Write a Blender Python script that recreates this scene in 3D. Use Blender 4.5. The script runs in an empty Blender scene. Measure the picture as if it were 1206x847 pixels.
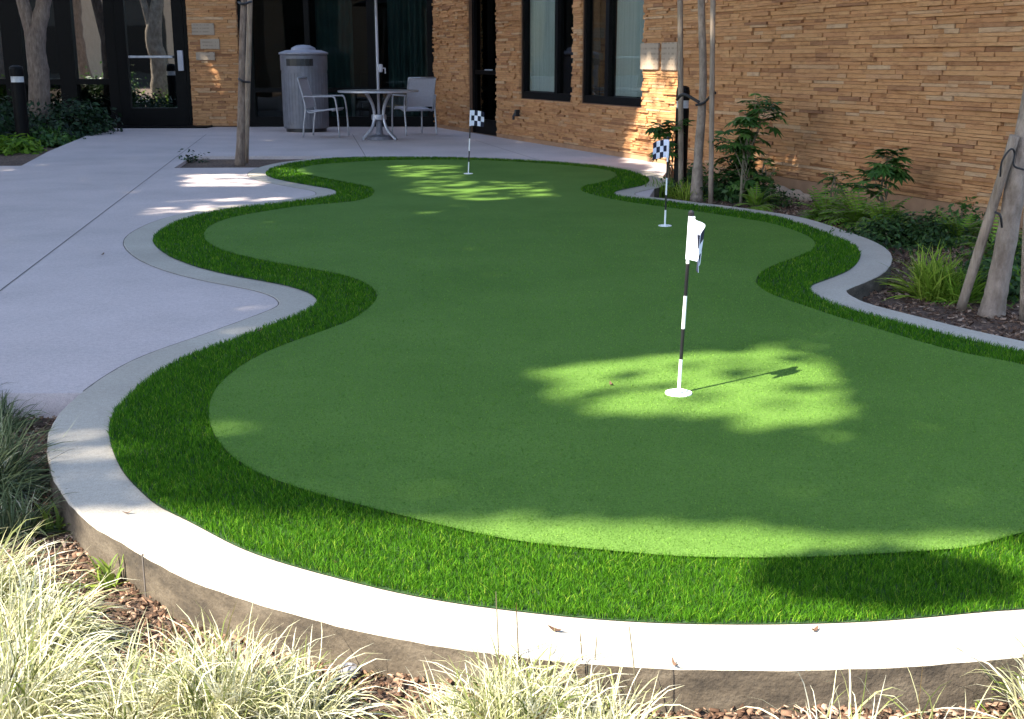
import bpy, math, random
import numpy as np
from mathutils import Vector, Matrix
from mathutils.geometry import tessellate_polygon
PI = math.pi
random.seed(7); RS = np.random.RandomState(11)
scn = bpy.context.scene
COL = scn.collection

# ------------------------------------------------------------------ camera geometry (used to survey the real positions)
H = 1.2; F = 1400.0; PITCH = math.radians(14.15)
cp, sp = math.cos(PITCH), math.sin(PITCH)
def ray(u, v):
    return Vector((u-603.0, F*cp+(423.5-v)*sp, (423.5-v)*cp-F*sp))
def G(u, v, z=0.0):
    d = ray(u, v); t = (z-H)/d.z
    return Vector((d.x*t, d.y*t, z))
def P(u, v, D):
    d = ray(u, v); t = D/d.y
    return Vector((d.x*t, D, H+d.z*t))
def pix(p):
    p = np.asarray(p, float); x, y, z = p[..., 0], p[..., 1], p[..., 2]-H
    zc = y*cp - z*sp; yc = y*sp + z*cp
    zc = np.where(np.abs(zc) < 1e-3, 1e-3, zc)
    return 603+F*x/zc, 423.5-F*yc/zc, zc

# ------------------------------------------------------------------ object helpers
def tag(o, label=None, cat=None, group=None, kind=None):
    if label: o['label'] = label
    if cat: o['category'] = cat
    if group: o['group'] = group
    if kind: o['kind'] = kind
    return o
def empty(name, loc, label, cat, group=None, rz=0.0):
    o = bpy.data.objects.new(name, None); COL.objects.link(o)
    o.location = loc; o.rotation_euler = (0, 0, rz); o.empty_display_size = .1
    return tag(o, label, cat, group)
def mk(name, vf, mat, parent=None, smooth=False, rnd=None, mats=None, midx=None):
    verts, faces = vf
    me = bpy.data.meshes.new(name)
    me.from_pydata([tuple(v) for v in verts], [], [tuple(f) for f in faces])
    me.materials.append(mat)
    if mats:
        for m in mats: me.materials.append(m)
    if midx is not None: me.polygons.foreach_set('material_index', midx)
    if rnd is not None:
        a = me.attributes.new('rnd', 'FLOAT', 'FACE'); a.data.foreach_set('value', np.asarray(rnd, 'f'))
    if smooth: me.polygons.foreach_set('use_smooth', [True]*len(me.polygons))
    me.update()
    o = bpy.data.objects.new(name, me); COL.objects.link(o)
    if parent: o.parent = parent
    return o
def mknp(name, V, Fc, mat, parent=None, rnd=None, smooth=False):
    """big meshes: V (n,3), Fc (m,k) arrays"""
    V = np.asarray(V, 'f'); Fc = np.asarray(Fc, 'i'); m, k = Fc.shape
    me = bpy.data.meshes.new(name)
    me.vertices.add(len(V)); me.vertices.foreach_set('co', V.ravel())
    me.loops.add(m*k); me.loops.foreach_set('vertex_index', Fc.ravel())
    me.polygons.add(m); me.polygons.foreach_set('loop_start', np.arange(m, dtype='i')*k)
    try: me.polygons.foreach_set('loop_total', np.full(m, k, 'i'))
    except Exception: pass
    me.materials.append(mat)
    if rnd is not None:
        a = me.attributes.new('rnd', 'FLOAT', 'FACE'); a.data.foreach_set('value', np.asarray(rnd, 'f'))
    if smooth: me.polygons.foreach_set('use_smooth', np.ones(m, bool))
    me.update(calc_edges=True)
    o = bpy.data.objects.new(name, me); COL.objects.link(o)
    if parent: o.parent = parent
    return o
def join(*parts):
    V = []; Fc = []
    for v, f in parts:
        n = len(V); V += [Vector(a) for a in v]; Fc += [tuple(i+n for i in q) for q in f]
    return V, Fc
def xf(vf, M):
    return [M @ Vector(v) for v in vf[0]], vf[1]
def move(vf, d):
    return [Vector(v)+Vector(d) for v in vf[0]], vf[1]
def box(c, s, bev=0.0):
    cx, cy, cz = c; a, b, h = s[0]/2, s[1]/2, s[2]/2
    if bev <= 0:
        V = [Vector((cx+i*a, cy+j*b, cz+k*h)) for k in (-1, 1) for j in (-1, 1) for i in (-1, 1)]
        return V, [(0,2,3,1), (4,5,7,6), (0,1,5,4), (2,6,7,3), (0,4,6,2), (1,3,7,5)]
    e = min(bev, a*.9, b*.9, h*.9)
    def ringat(z, ins):
        A, B = a-ins, b-ins
        return [Vector((cx+x, cy+y, cz+z)) for x, y in ((-A,-B+e),(-A+e,-B),(A-e,-B),(A,-B+e),(A,B-e),(A-e,B),(-A+e,B),(-A,B-e))]
    V = ringat(-h, e*.6)+ringat(-h+e, 0)+ringat(h-e, 0)+ringat(h, e*.6)
    Fc = [tuple(range(7, -1, -1)), tuple(range(24, 32))]
    for r in range(3):
        for i in range(8):
            j = (i+1) % 8; Fc.append((r*8+i, r*8+j, r*8+8+j, r*8+8+i))
    return V, Fc
def tube(pts, rad, n=8, cap=True, sx=1.0):
    pts = [Vector(p) for p in pts]
    if not hasattr(rad, '__len__'): rad = [rad]*len(pts)
    V = []; Fc = []
    up = Vector((0, 0, 1))
    prev = None
    for i, p in enumerate(pts):
        t = (pts[min(i+1, len(pts)-1)]-pts[max(i-1, 0)]).normalized()
        if prev is None:
            a = Vector((1, 0, 0)) if abs(t.x) < .9 else Vector((0, 1, 0))
            x = (a - t*a.dot(t)).normalized()
        else:
            x = (prev - t*prev.dot(t)).normalized()
        prev = x; y = t.cross(x)
        for k in range(n):
            an = 2*PI*k/n
            V.append(p + (x*math.cos(an)*sx + y*math.sin(an))*rad[i])
    for i in range(len(pts)-1):
        for k in range(n):
            j = (k+1) % n
            Fc.append((i*n+k, i*n+j, (i+1)*n+j, (i+1)*n+k))
    if cap:
        Fc.append(tuple(range(n-1, -1, -1))); Fc.append(tuple(range((len(pts)-1)*n, len(pts)*n)))
    return V, Fc
def lathe(prof, n=32, c=(0, 0, 0)):
    V = []; Fc = []
    for r, z in prof:
        for k in range(n):
            an = 2*PI*k/n; V.append(Vector((c[0]+r*math.cos(an), c[1]+r*math.sin(an), c[2]+z)))
    for i in range(len(prof)-1):
        for k in range(n):
            j = (k+1) % n; Fc.append((i*n+k, i*n+j, (i+1)*n+j, (i+1)*n+k))
    Fc.append(tuple(range(n-1, -1, -1))); Fc.append(tuple(range((len(prof)-1)*n, len(prof)*n)))
    return V, Fc
def curve(pts, n=8):
    """catmull-rom through 3D points"""
    pts = [Vector(p) for p in pts]; out = []
    q = [pts[0]*2-pts[1]]+pts+[pts[-1]*2-pts[-2]]
    for i in range(1, len(q)-2):
        for k in range(n):
            t = k/n; a, b, c, d = q[i-1], q[i], q[i+1], q[i+2]
            out.append(.5*((2*b)+(c-a)*t+(2*a-5*b+4*c-d)*t*t+(3*b-a-3*c+d)*t**3))
    out.append(pts[-1]); return out

# ------------------------------------------------------------------ materials
def mat_new(name):
    m = bpy.data.materials.new(name); m.use_nodes = True
    nt = m.node_tree; nt.nodes.clear()
    out = nt.nodes.new('ShaderNodeOutputMaterial')
    b = nt.nodes.new('ShaderNodeBsdfPrincipled')
    nt.links.new(b.outputs[0], out.inputs[0])
    return m, nt, b, out
def tc(nt, sc=(1, 1, 1)):
    t = nt.nodes.new('ShaderNodeNewGeometry'); mp = nt.nodes.new('ShaderNodeMapping')
    mp.inputs['Scale'].default_value = sc
    nt.links.new(t.outputs['Position'], mp.inputs[0]); return mp.outputs[0]
def noise(nt, vec, scale, det=4, rough=.55):
    n = nt.nodes.new('ShaderNodeTexNoise'); n.inputs['Scale'].default_value = scale
    n.inputs['Detail'].default_value = det; n.inputs['Roughness'].default_value = rough
    nt.links.new(vec, n.inputs['Vector']); return n.outputs['Fac']
def ramp(nt, fac, stops):
    r = nt.nodes.new('ShaderNodeValToRGB'); e = r.color_ramp.elements
    while len(e) > 1: e.remove(e[-1])
    e[0].position = stops[0][0]; e[0].color = (*stops[0][1], 1)
    for p, c in stops[1:]:
        x = e.new(p); x.color = (*c, 1)
    nt.links.new(fac, r.inputs[0]); return r.outputs[0]
def mixc(nt, f, a, b, mode='MIX'):
    m = nt.nodes.new('ShaderNodeMix'); m.data_type = 'RGBA'; m.blend_type = mode
    for s, v in ((m.inputs[0], f), (m.inputs[6], a), (m.inputs[7], b)):
        if hasattr(v, 'is_linked'): nt.links.new(v, s)
        elif isinstance(v, tuple): s.default_value = (*v, 1)
        else: s.default_value = v
    return m.outputs[2]
def bump(nt, b, h, strength=.5, dist=.01):
    n = nt.nodes.new('ShaderNodeBump'); n.inputs['Strength'].default_value = strength
    n.inputs['Distance'].default_value = dist
    nt.links.new(h, n.inputs['Height']); nt.links.new(n.outputs[0], b.inputs['Normal'])
def attr(nt, name='rnd'):
    a = nt.nodes.new('ShaderNodeAttribute'); a.attribute_name = name; return a.outputs['Fac']
def simple(name, col, rough=.6, metal=0.0, var=.15, sc=20, bmp=0.0, spec=.5):
    m, nt, b, o = mat_new(name)
    f = noise(nt, tc(nt), sc)
    c = ramp(nt, f, [(.3, tuple(x*(1-var) for x in col)), (.7, tuple(min(1, x*(1+var)) for x in col))])
    nt.links.new(c, b.inputs['Base Color'])
    b.inputs['Roughness'].default_value = rough; b.inputs['Metallic'].default_value = metal
    b.inputs['Specular IOR Level'].default_value = spec
    if bmp: bump(nt, b, noise(nt, tc(nt), sc*4), bmp, .004)
    return m
def concrete(name, base, stain):
    m, nt, b, o = mat_new(name)
    p = tc(nt)
    big = noise(nt, p, 1.1, 5, .6); fine = noise(nt, p, 55, 5, .7); spk = noise(nt, p, 210, 2, .6)
    c = ramp(nt, big, [(.3, stain), (.62, base)])
    c = mixc(nt, .55, c, ramp(nt, fine, [(.28, (.55, .55, .55)), (.72, (1, 1, 1))]), 'MULTIPLY')
    c = mixc(nt, .5, c, ramp(nt, spk, [(.32, (.5, .48, .45)), (.5, (1, 1, 1))]), 'MULTIPLY')
    nt.links.new(c, b.inputs['Base Color']); b.inputs['Roughness'].default_value = .85
    b.inputs['Specular IOR Level'].default_value = .25
    st = noise(nt, tc(nt, (260, 30, 30)), 1.0, 3, .6)
    mm = nt.nodes.new('ShaderNodeMath'); mm.operation = 'ADD'
    nt.links.new(fine, mm.inputs[0]); nt.links.new(st, mm.inputs[1])
    bump(nt, b, mm.outputs[0], .35, .003)
    return m
def leafmat(name, stops, rough=.5, trans=.25, spec=.35):
    m, nt, b, o = mat_new(name)
    c = ramp(nt, attr(nt), stops)
    nt.links.new(c, b.inputs['Base Color']); b.inputs['Roughness'].default_value = rough
    b.inputs['Specular IOR Level'].default_value = spec
    if trans:
        t = nt.nodes.new('ShaderNodeBsdfTranslucent'); nt.links.new(c, t.inputs[0])
        mx = nt.nodes.new('ShaderNodeMixShader'); mx.inputs[0].default_value = trans
        nt.links.new(b.outputs[0], mx.inputs[1]); nt.links.new(t.outputs[0], mx.inputs[2])
        nt.links.new(mx.outputs[0], o.inputs[0])
    return m
M = {}
M['patio'] = concrete('patio_concrete', (.60, .515, .50), (.50, .435, .42))
M['curb'] = concrete('curb_concrete', (.50, .455, .385), (.40, .36, .30))
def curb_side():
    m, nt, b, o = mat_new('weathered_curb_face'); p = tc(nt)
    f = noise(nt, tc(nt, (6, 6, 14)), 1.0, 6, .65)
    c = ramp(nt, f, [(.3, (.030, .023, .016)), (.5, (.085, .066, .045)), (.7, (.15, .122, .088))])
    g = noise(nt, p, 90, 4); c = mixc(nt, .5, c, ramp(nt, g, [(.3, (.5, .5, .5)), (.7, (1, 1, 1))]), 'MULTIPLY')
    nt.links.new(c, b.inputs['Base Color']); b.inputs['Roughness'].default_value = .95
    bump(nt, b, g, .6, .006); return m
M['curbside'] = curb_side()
M['joint'] = simple('joint_filler', (.10, .085, .075), .9)
def turf():
    m, nt, b, o = mat_new('short_pile_turf'); p = tc(nt)
    big = noise(nt, p, 1.3, 4, .6); med = noise(nt, p, 14, 4, .6); g2 = noise(nt, p, 75, 3, .7); fine = noise(nt, p, 170, 3, .7); ff = noise(nt, p, 420, 2, .6)
    c = ramp(nt, big, [(.3, (.100, .196, .038)), (.7, (.134, .244, .052))])
    c = mixc(nt, .45, c, ramp(nt, med, [(.3, (.80, .83, .78)), (.7, (1.0, 1.0, 1.0))]), 'MULTIPLY')
    c = mixc(nt, .9, c, ramp(nt, fine, [(.34, (.46, .50, .42)), (.5, (.90, .90, .88)), (.68, (1.0, 1.0, 1.0))]), 'MULTIPLY')
    c = mixc(nt, .8, c, ramp(nt, g2, [(.35, (.68, .72, .64)), (.5, (.95, .95, .94)), (.65, (1, 1, 1))]), 'MULTIPLY')
    c = mixc(nt, ramp(nt, ff, [(.58, (0, 0, 0)), (.72, (.5, .5, .5))]), c, (.11, .21, .04))
    nt.links.new(c, b.inputs['Base Color']); b.inputs['Roughness'].default_value = .75
    b.inputs['Specular IOR Level'].default_value = .04
    b.inputs['Sheen Weight'].default_value = 0; b.inputs['Sheen Tint'].default_value = (.6, .9, .4, 1)
    bump(nt, b, fine, .8, .006); return m
M['turf'] = turf()
M['turfbase'] = simple('turf_backing', (.018, .05, .010), .95, sc=60)
M['fringe'] = leafmat('fringe_blades', [(0, (.006, .034, .002)), (.4, (.028, .105, .004)), (.75, (.090, .24, .010)), (1, (.27, .38, .04))], .6, .3, .08)
M['stubble'] = leafmat('green_stubble', [(0, (.055, .130, .017)), (.5, (.105, .215, .034)), (1, (.19, .31, .060))], .8, .1, .03)
def stonem():
    m, nt, b, o = mat_new('ledge_stone'); p = tc(nt)
    c = ramp(nt, attr(nt), [(0, (.34, .165, .085)), (.12, (.48, .235, .105)), (.4, (.56, .29, .13)), (.65, (.60, .325, .15)), (.85, (.53, .26, .12)), (.95, (.58, .36, .20)), (1, (.60, .39, .23))])
    g = noise(nt, tc(nt, (9, 9, 30)), 1.0, 6, .65)
    c = mixc(nt, .8, c, ramp(nt, g, [(.28, (.5, .45, .42)), (.5, (.92, .9, .88)), (.72, (1, 1, 1))]), 'MULTIPLY')
    nt.links.new(c, b.inputs['Base Color']); b.inputs['Roughness'].default_value = .9
    b.inputs['Specular IOR Level'].default_value = .2
    bump(nt, b, noise(nt, tc(nt, (1, 1, 3)), 30, 5, .7), .9, .012); return m
M['stone'] = stonem()
M['stucco'] = simple('tan_stucco', (.36, .20, .11), .9, sc=6, bmp=.3)
M['mortar'] = simple('mortar', (.16, .085, .05), .95)
def plaquem():
    m, nt, b, o = mat_new('cast_stone_with_worn_lines')
    wv = nt.nodes.new('ShaderNodeTexWave'); wv.bands_direction = 'Z'; wv.inputs['Scale'].default_value = 5.2; wv.inputs['Distortion'].default_value = .4
    nt.links.new(tc(nt), wv.inputs[0]); g = noise(nt, tc(nt, (22, 22, 3)), 1.0, 3)
    l = ramp(nt, wv.outputs['Fac'], [(.15, (.27, .20, .14)), (.4, (.38, .29, .21))])
    c = mixc(nt, ramp(nt, g, [(.45, (0, 0, 0)), (.55, (1, 1, 1))]), (.38, .29, .21), l)
    nt.links.new(c, b.inputs['Base Color']); b.inputs['Roughness'].default_value = .85; return m
M['plaque'] = plaquem()
M['bronze'] = simple('dark_bronze_metal', (.005, .0045, .0045), .5, .0, spec=.12)
M['doorframe'] = simple('black_metal', (.004, .0035, .0035), .5, spec=.1)
def glassm(name, refl, tint, trans=.35):
    m, nt, b, o = mat_new(name); nt.nodes.remove(b)
    t = nt.nodes.new('ShaderNodeBsdfTransparent'); t.inputs[0].default_value = (*tint, 1)
    g = nt.nodes.new('ShaderNodeBsdfGlossy'); g.inputs['Roughness'].default_value = .015
    g.inputs[0].default_value = (.95, .97, .95, 1)
    n = noise(nt, tc(nt), 1.2, 2)
    bp = nt.nodes.new('ShaderNodeBump'); bp.inputs['Strength'].default_value = .04; bp.inputs['Distance'].default_value = .02
    nt.links.new(n, bp.inputs['Height']); nt.links.new(bp.outputs[0], g.inputs['Normal'])
    mx = nt.nodes.new('ShaderNodeMixShader'); mx.inputs[0].default_value = refl
    nt.links.new(t.outputs[0], mx.inputs[1]); nt.links.new(g.outputs[0], mx.inputs[2]); nt.links.new(mx.outputs[0], o.inputs[0])
    return m
M['glass'] = glassm('tinted_reflective_glass', .5, (.18, .22, .20))
M['glassd'] = glassm('dark_green_glass', .09, (.20, .30, .26))
M['glasse'] = glassm('shaded_entrance_glass', .025, (.36, .43, .42))  # reflection kept weak so the bin hardly mirrors in it
M['glassw'] = glassm('window_glass', .12, (.80, .84, .82))
def blind():
    m, nt, b, o = mat_new('grey_roller_blind')
    f = noise(nt, tc(nt, (26, 26, .5)), 1, 3)
    nt.links.new(ramp(nt, f, [(.3, (.55, .56, .54)), (.7, (.72, .71, .68))]), b.inputs['Base Color'])
    b.inputs['Roughness'].default_value = .9; return m
M['blind'] = blind()
M['interior'] = simple('dim_interior', (.02, .02, .018), .9, sc=2)
M['intwall'] = simple('interior_wall', (.09, .085, .065), .9, sc=1)
M['alu'] = simple('brushed_aluminium', (.40, .40, .43), .4, .5, sc=40)
M['sling'] = simple('pale_sling_fabric', (.44, .425, .46), .8, sc=90, bmp=.2)
M['tabletop'] = simple('speckled_table_top', (.30, .29, .29), .35, sc=70)
M['binm'] = simple('grey_steel_bin', (.17, .17, .195), .5, .2, sc=8)
M['binlid'] = simple('lighter_bin_lid', (.34, .34, .39), .45, .2, sc=8)
M['black'] = simple('black_plastic', (.012, .012, .014), .4)
M['polewhite'] = simple('white_gloss_paint', (.78, .78, .78), .3, var=.04)
M['poleblack'] = simple('black_gloss_paint', (.012, .012, .014), .3)
M['flagwhite'] = simple('white_flag_cloth', (.76, .76, .85), .8, var=.05)
M['flagblack'] = simple('navy_black_cloth', (.010, .011, .03), .8)
def barkm(name, a, c_, sc=(30, 30, 7)):
    m, nt, b, o = mat_new(name)
    f = noise(nt, tc(nt, sc), 1, 6, .7); g = noise(nt, tc(nt), 6, 4)
    c = ramp(nt, f, [(.3, a), (.65, c_)])
    c = mixc(nt, .5, c, ramp(nt, g, [(.35, (.55, .5, .48)), (.6, (1, 1, 1))]), 'MULTIPLY')
    nt.links.new(c, b.inputs['Base Color']); b.inputs['Roughness'].default_value = .9
    bump(nt, b, f, .9, .02); return m
M['bark'] = barkm('grey_brown_bark', (.10, .068, .05), (.29, .215, .165))
M['barkpale'] = barkm('pale_smooth_bark', (.17, .125, .09), (.38, .30, .235), (18, 18, 9))
M['stake'] = barkm('weathered_pole', (.22, .16, .11), (.42, .33, .25), (50, 50, 4))
M['soil'] = None
def soilm():
    m, nt, b, o = mat_new('mulch_soil'); p = tc(nt)
    f = noise(nt, p, 38, 6, .75); g = noise(nt, p, 3, 4)
    c = ramp(nt, f, [(.32, (.035, .022, .015)), (.5, (.14, .085, .058)), (.62, (.26, .17, .12)), (.74, (.38, .28, .21))])
    c = mixc(nt, .6, c, ramp(nt, g, [(.3, (.5, .48, .45)), (.7, (1, 1, 1))]), 'MULTIPLY')
    nt.links.new(c, b.inputs['Base Color']); b.inputs['Roughness'].default_value = .95
    bump(nt, b, f, 1.0, .03); return m
M['soil'] = soilm()
M['chips'] = leafmat('wood_chips', [(0, (.03, .018, .012)), (.4, (.12, .068, .045)), (.75, (.24, .15, .10)), (1, (.42, .31, .23))], .9, 0, .1)
M['straw'] = leafmat('bleached_grass', [(0, (.09, .06, .022)), (.14, (.06, .09, .016)), (.32, (.17, .20, .055)), (.55, (.42, .41, .22)), (.8, (.58, .56, .38)), (1, (.66, .64, .50))], .6, .25, .2)
M['shadegrass'] = leafmat('grey_green_grass', [(0, (.025, .04, .012)), (.5, (.085, .115, .05)), (.85, (.22, .25, .14)), (1, (.55, .54, .40))], .6, .25, .2)  # second copy of the tussock grass with shade put into its colour
M['weed'] = leafmat('weed_leaf', [(0, (.10, .17, .02)), (1, (.30, .38, .06))], .6, .3)
M['leaf'] = leafmat('broad_leaf', [(0, (.018, .050, .009)), (.5, (.048, .125, .022)), (1, (.13, .24, .045))], .45, .3, .3)
M['leafdark'] = leafmat('dark_leaf', [(0, (.006, .016, .006)), (.6, (.016, .042, .014)), (1, (.04, .085, .028))], .5, .2, .25)
M['leafmid'] = leafmat('mid_green_leaf', [(0, (.010, .026, .006)), (.6, (.030, .072, .016)), (1, (.08, .15, .03))], .5, .25, .25)
M['fern'] = leafmat('fern_leaf', [(0, (.06, .13, .012)), (.5, (.13, .25, .022)), (1, (.26, .40, .05))], .6, .35, .15)
M['strap'] = leafmat('strap_leaf', [(0, (.08, .14, .012)), (.5, (.20, .31, .03)), (1, (.42, .50, .08))], .6, .35, .15)
M['canopy'] = leafmat('canopy_leaf', [(0, (.03, .07, .02)), (1, (.07, .13, .035))], .6, .08)
M['stem'] = simple('plant_stem', (.14, .12, .07), .8)
M['tie'] = simple('black_rubber_tie', (.015, .013, .013), .6)
M['rock'] = simple('pale_boulder', (.42, .31, .22), .95, sc=12, bmp=.6)
M['lamp_band'] = simple('white_lamp_band', (.55, .55, .55), .4)
M['petal'] = simple('pink_petal', (.45, .14, .42), .6)
M['canvas'] = simple('umbrella_canvas', (.10, .09, .08), .9)
M['roof'] = simple('roof_membrane', (.25, .24, .22), .9)

# ------------------------------------------------------------------ outlines surveyed on the ground
def loopw(px, extra=None):
    out = []
    for p in px:
        if len(p) == 3: out.append((p[0], p[1]))
        else:
            g = G(*p); out.append((g.x, g.y))
    return np.array(out)
OUT = [(400,186.5),(450,185.7),(500,185.7),(566,187),(632,190),(682,193.7),(715,197),(742,202),(757,207),(765,212),(759,218),(740,222.5),(724,226.5),(726,230.5),(745,233.5),
 (775,236.5),(800,240),(850,246),(900,253.5),(930,260),(965,272),(994,283),(1010,293),(1013,304),(1001,318),(976,329),(957,336),(954,343),(972,355),(1001,365),(1054,379),(1107,393),(1160,405),(1206,416),
 (2.35,4.5,0),(2.5,4.0,0),(2.46,3.5,0),(2.22,3.0,0),(1.83,2.66,0),(1.47,2.51,0),
 (1206,718),(1170,720),(1120,725),(1086,728),(1036,732),(968,734.7),(901,736),(820,735.5),(748,733),(679,728),(600,719.5),(539,711.4),(470,699),(400,682),(331,663),(283,646),(246,627),(212,609),(186,597),(169,582),(149,562),(137,542),(130,522),(128,507),(132,490),(146,472),(172,449),
 (203,428.5),(234,415),(273,401),(312,386),(343,374),(366,364),(374,356.5),(366,347),(343,338.5),(312,332),(273,325),(234,315.6),(203,304),(185,292),(180,282.5),(187,273),(210,261),(241,252),(280,245),(327,240),(366,235),(392,230.5),(397,227),(389,223),(366,219),(338,214),(318,209),(313,204),(322,198),(343,192.5),(370,189)]
INN = [(400,193),(430,191),(466,189.7),(520,189.2),(566,189.7),(632,193),(690,198),(716,202),(726,206.5),(722,211.5),(706,216.5),(690,220),(684,225),(698,231),(731,238),(771,244),(819,250.5),(874,259),(908,265),(940,275),(958,285),(958,295),(940,304),(908,316),(892,328),(892,338),(908,349),(942,361),(983,375),(1036,391),(1089,407),(1140,420),(1206,433),
 (2.16,4.35,0),(2.2,3.9,0),(2.08,3.45,0),(1.8,3.08,0),(1.55,2.94,0),
 (1206,631),(1177,640),(1140,650),(1103,653),(1036,657),(968,660.5),(901,662),(800,660.5),(748,656),(679,650),(609,642),(540,628),(470,611),(400,593),(340,575),(300,559),(281,547),(264,532),(251,512),(246,490),(252,465),(269,446),(296,426.6),(335,409),(374,395),(413,380),(436,364),(444,352.6),(440,343),(425,333),(397,324.5),(358,317.5),(312,309),(273,300),(249,290),(240,278.5),(249,267),(273,258),(312,250.5),(358,244),(409,239.6),(432,235),(441,228),(436,222),(413,217),(382,211),(358,206),(350,202),(358,198),(375,195)]
def resample(p, step=.04, sm=2):
    n = len(p); out = []
    for i in range(n):
        a, b, c, d = p[i-1], p[i], p[(i+1) % n], p[(i+2) % n]
        L = np.linalg.norm(c-b); k = max(2, int(L/step))
        # centripetal-like tension
        for j in range(k):
            t = j/k
            out.append(.5*((2*b)+(c-a)*t+(2*a-5*b+4*c-d)*t*t+(3*b-a-3*c+d)*t**3))
    q = np.array(out)
    # uniform arc-length
    seg = np.linalg.norm(np.roll(q, -1, 0)-q, axis=1); cs = np.concatenate([[0], np.cumsum(seg)])
    m = int(cs[-1]/step); s = np.arange(m)*cs[-1]/m
    qq = np.vstack([q, q[:1]])
    q = np.stack([np.interp(s, cs, qq[:, 0]), np.interp(s, cs, qq[:, 1])], 1)
    for _ in range(sm): q = (np.roll(q, 1, 0)+2*q+np.roll(q, -1, 0))/4
    return q
outer = resample(loopw(OUT)); inner = resample(loopw(INN))
def area(p):
    return .5*np.sum(p[:, 0]*np.roll(p[:, 1], -1)-np.roll(p[:, 0], -1)*p[:, 1])
if area(outer) < 0: outer = outer[::-1]
if area(inner) < 0: inner = inner[::-1]
def pip(pts, poly, ch=20000):
    res = np.zeros(len(pts), bool)
    x1, y1 = poly[:, 0], poly[:, 1]; x2, y2 = np.roll(x1, -1), np.roll(y1, -1)
    dy = np.where(y2 == y1, 1e-12, y2-y1)
    for i in range(0, len(pts), ch):
        q = pts[i:i+ch]; X = q[:, 0:1]; Y = q[:, 1:2]
        c = ((y1 > Y) != (y2 > Y)) & (X < (x2-x1)*(Y-y1)/dy+x1)
        res[i:i+ch] = c.sum(1) % 2 == 1
    return res
def offset(poly, d):
    t = np.roll(poly, -1, 0)-np.roll(poly, 1, 0); t /= np.linalg.norm(t, axis=1)[:, None]
    nrm = np.stack([t[:, 1], -t[:, 0]], 1)          # outward for CCW
    q = poly+nrm*d
    dist = np.array([np.min(np.linalg.norm(poly-a, axis=1)) for a in q])
    ok = dist > abs(d)*.985
    q = q[ok]
    for _ in range(2): q = (np.roll(q, 1, 0)+2*q+np.roll(q, -1, 0))/4
    return q
CW = .185
cout = offset(outer, CW); jout = offset(outer, CW+.007)
def tess(polys, z):
    vs = [[Vector((a[0], a[1], z)) for a in p] for p in polys]
    tris = tessellate_polygon(vs)
    flat = [v for p in vs for v in p]
    Fc = []
    for t in tris:
        a, b, c = (flat[i] for i in t)
        if (b-a).cross(c-a).z < 0: t = (t[0], t[2], t[1])
        Fc.append(tuple(t))
    return flat, Fc
def slab(polys, z, depth):
    """top + sides"""
    V, Fc = tess(polys, z); V = list(V); nt = len(Fc); base = 0
    for p in polys:
        n = len(p); low = len(V)
        V += [Vector((a[0], a[1], z-depth)) for a in p]
        s = 1 if area(np.asarray(p)) > 0 else -1
        if base: s = -s
        for i in range(n):
            j = (i+1) % n
            f = (base+i, low+i, low+j, base+j)
            Fc.append(f if s > 0 else f[::-1])
        base += n
        if len(polys) > 1 and base == n: base = n
    return V, Fc, nt

# ------------------------------------------------------------------ terrain
GZ = -.11
def gheight(x, y):
    return GZ + .012*np.sin(x*3.1+1)*np.cos(y*2.7) + .008*np.sin(x*9+y*7) + .006*np.sin(y*17-x*5)
xs = np.concatenate([[-400, -120, -40, -15], np.arange(-8, 8.01, .08), [15, 40, 120, 400]])
ys = np.concatenate([[-400, -120, -30, -8], np.arange(0, 24.01, .12), [40, 120, 400]])
X, Y = np.meshgrid(xs, ys); Z = gheight(X, Y)
V = np.stack([X.ravel(), Y.ravel(), Z.ravel()], 1); nx, ny = len(xs), len(ys)
ii, jj = np.meshgrid(np.arange(nx-1), np.arange(ny-1)); a = (jj*nx+ii).ravel()
tag(mknp('ground', V, np.stack([a, a+1, a+nx+1, a+nx], 1), M['soil'], smooth=True), kind='structure')

# wall lines
P0 = Vector((-.22, 19.40)); W = Vector((.374, -.928)).normalized(); N = Vector((W.y, -W.x))   # N faces the courtyard
if N.x > 0: N = -N
BY = 22.35                                                # back glass wall plane
def wall_hit(u, v):
    d = ray(u, v); o2 = Vector((0, 0)); dd = Vector((d.x, d.y))
    t = (P0-o2).dot(N)/dd.dot(N)
    p = dd*t; return (p-P0).dot(W), H+d.z*t
s_meet = (P0.y-BY)/(-W.y)*-1                               # s where the stone wall meets the back wall plane (negative)
s_meet = (BY-P0.y)/W.y
xmeet = P0.x+W.x*s_meet

# patio
g = lambda u, v: (G(u, v).x, G(u, v).y)
sP, _ = wall_hit(784, 198)
pe = P0+W*sP
pe_in = pe-N*.1
p_far = P0+W*(s_meet-.5)-N*.3
patio_outer = [(-14, G(0, 464).y), g(96, 462), g(160, 470), (1.2, 8.5), g(762, 236), g(776, 213), (pe_in.x, pe_in.y), (p_far.x, p_far.y), (p_far.x-.5, 23.2), (-14, 23.2), (-14, 21.6), g(112, 155.5), g(57, 178), g(25, 195), (-14, G(0, 196.5).y)]
# the slab is cast up to the green: everything under the turf is hidden, so follow the curb there
well = [g(205, 197.5), g(309, 197), g(330, 193.5), g(378, 186.3), g(378, 183.7), g(226, 183.7)]
def ins_path():
    return patio_outer
Vp, Fp, ntop = slab([np.array(patio_outer), np.array(well)[::-1]], -.004, .16)
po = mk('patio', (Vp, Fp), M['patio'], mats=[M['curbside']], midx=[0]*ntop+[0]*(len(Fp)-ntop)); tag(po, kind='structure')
wv, wf = tess([np.array(well)], -.045)
tag(mk('tree_well_soil', (wv, wf), M['soil']), kind='structure')

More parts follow.
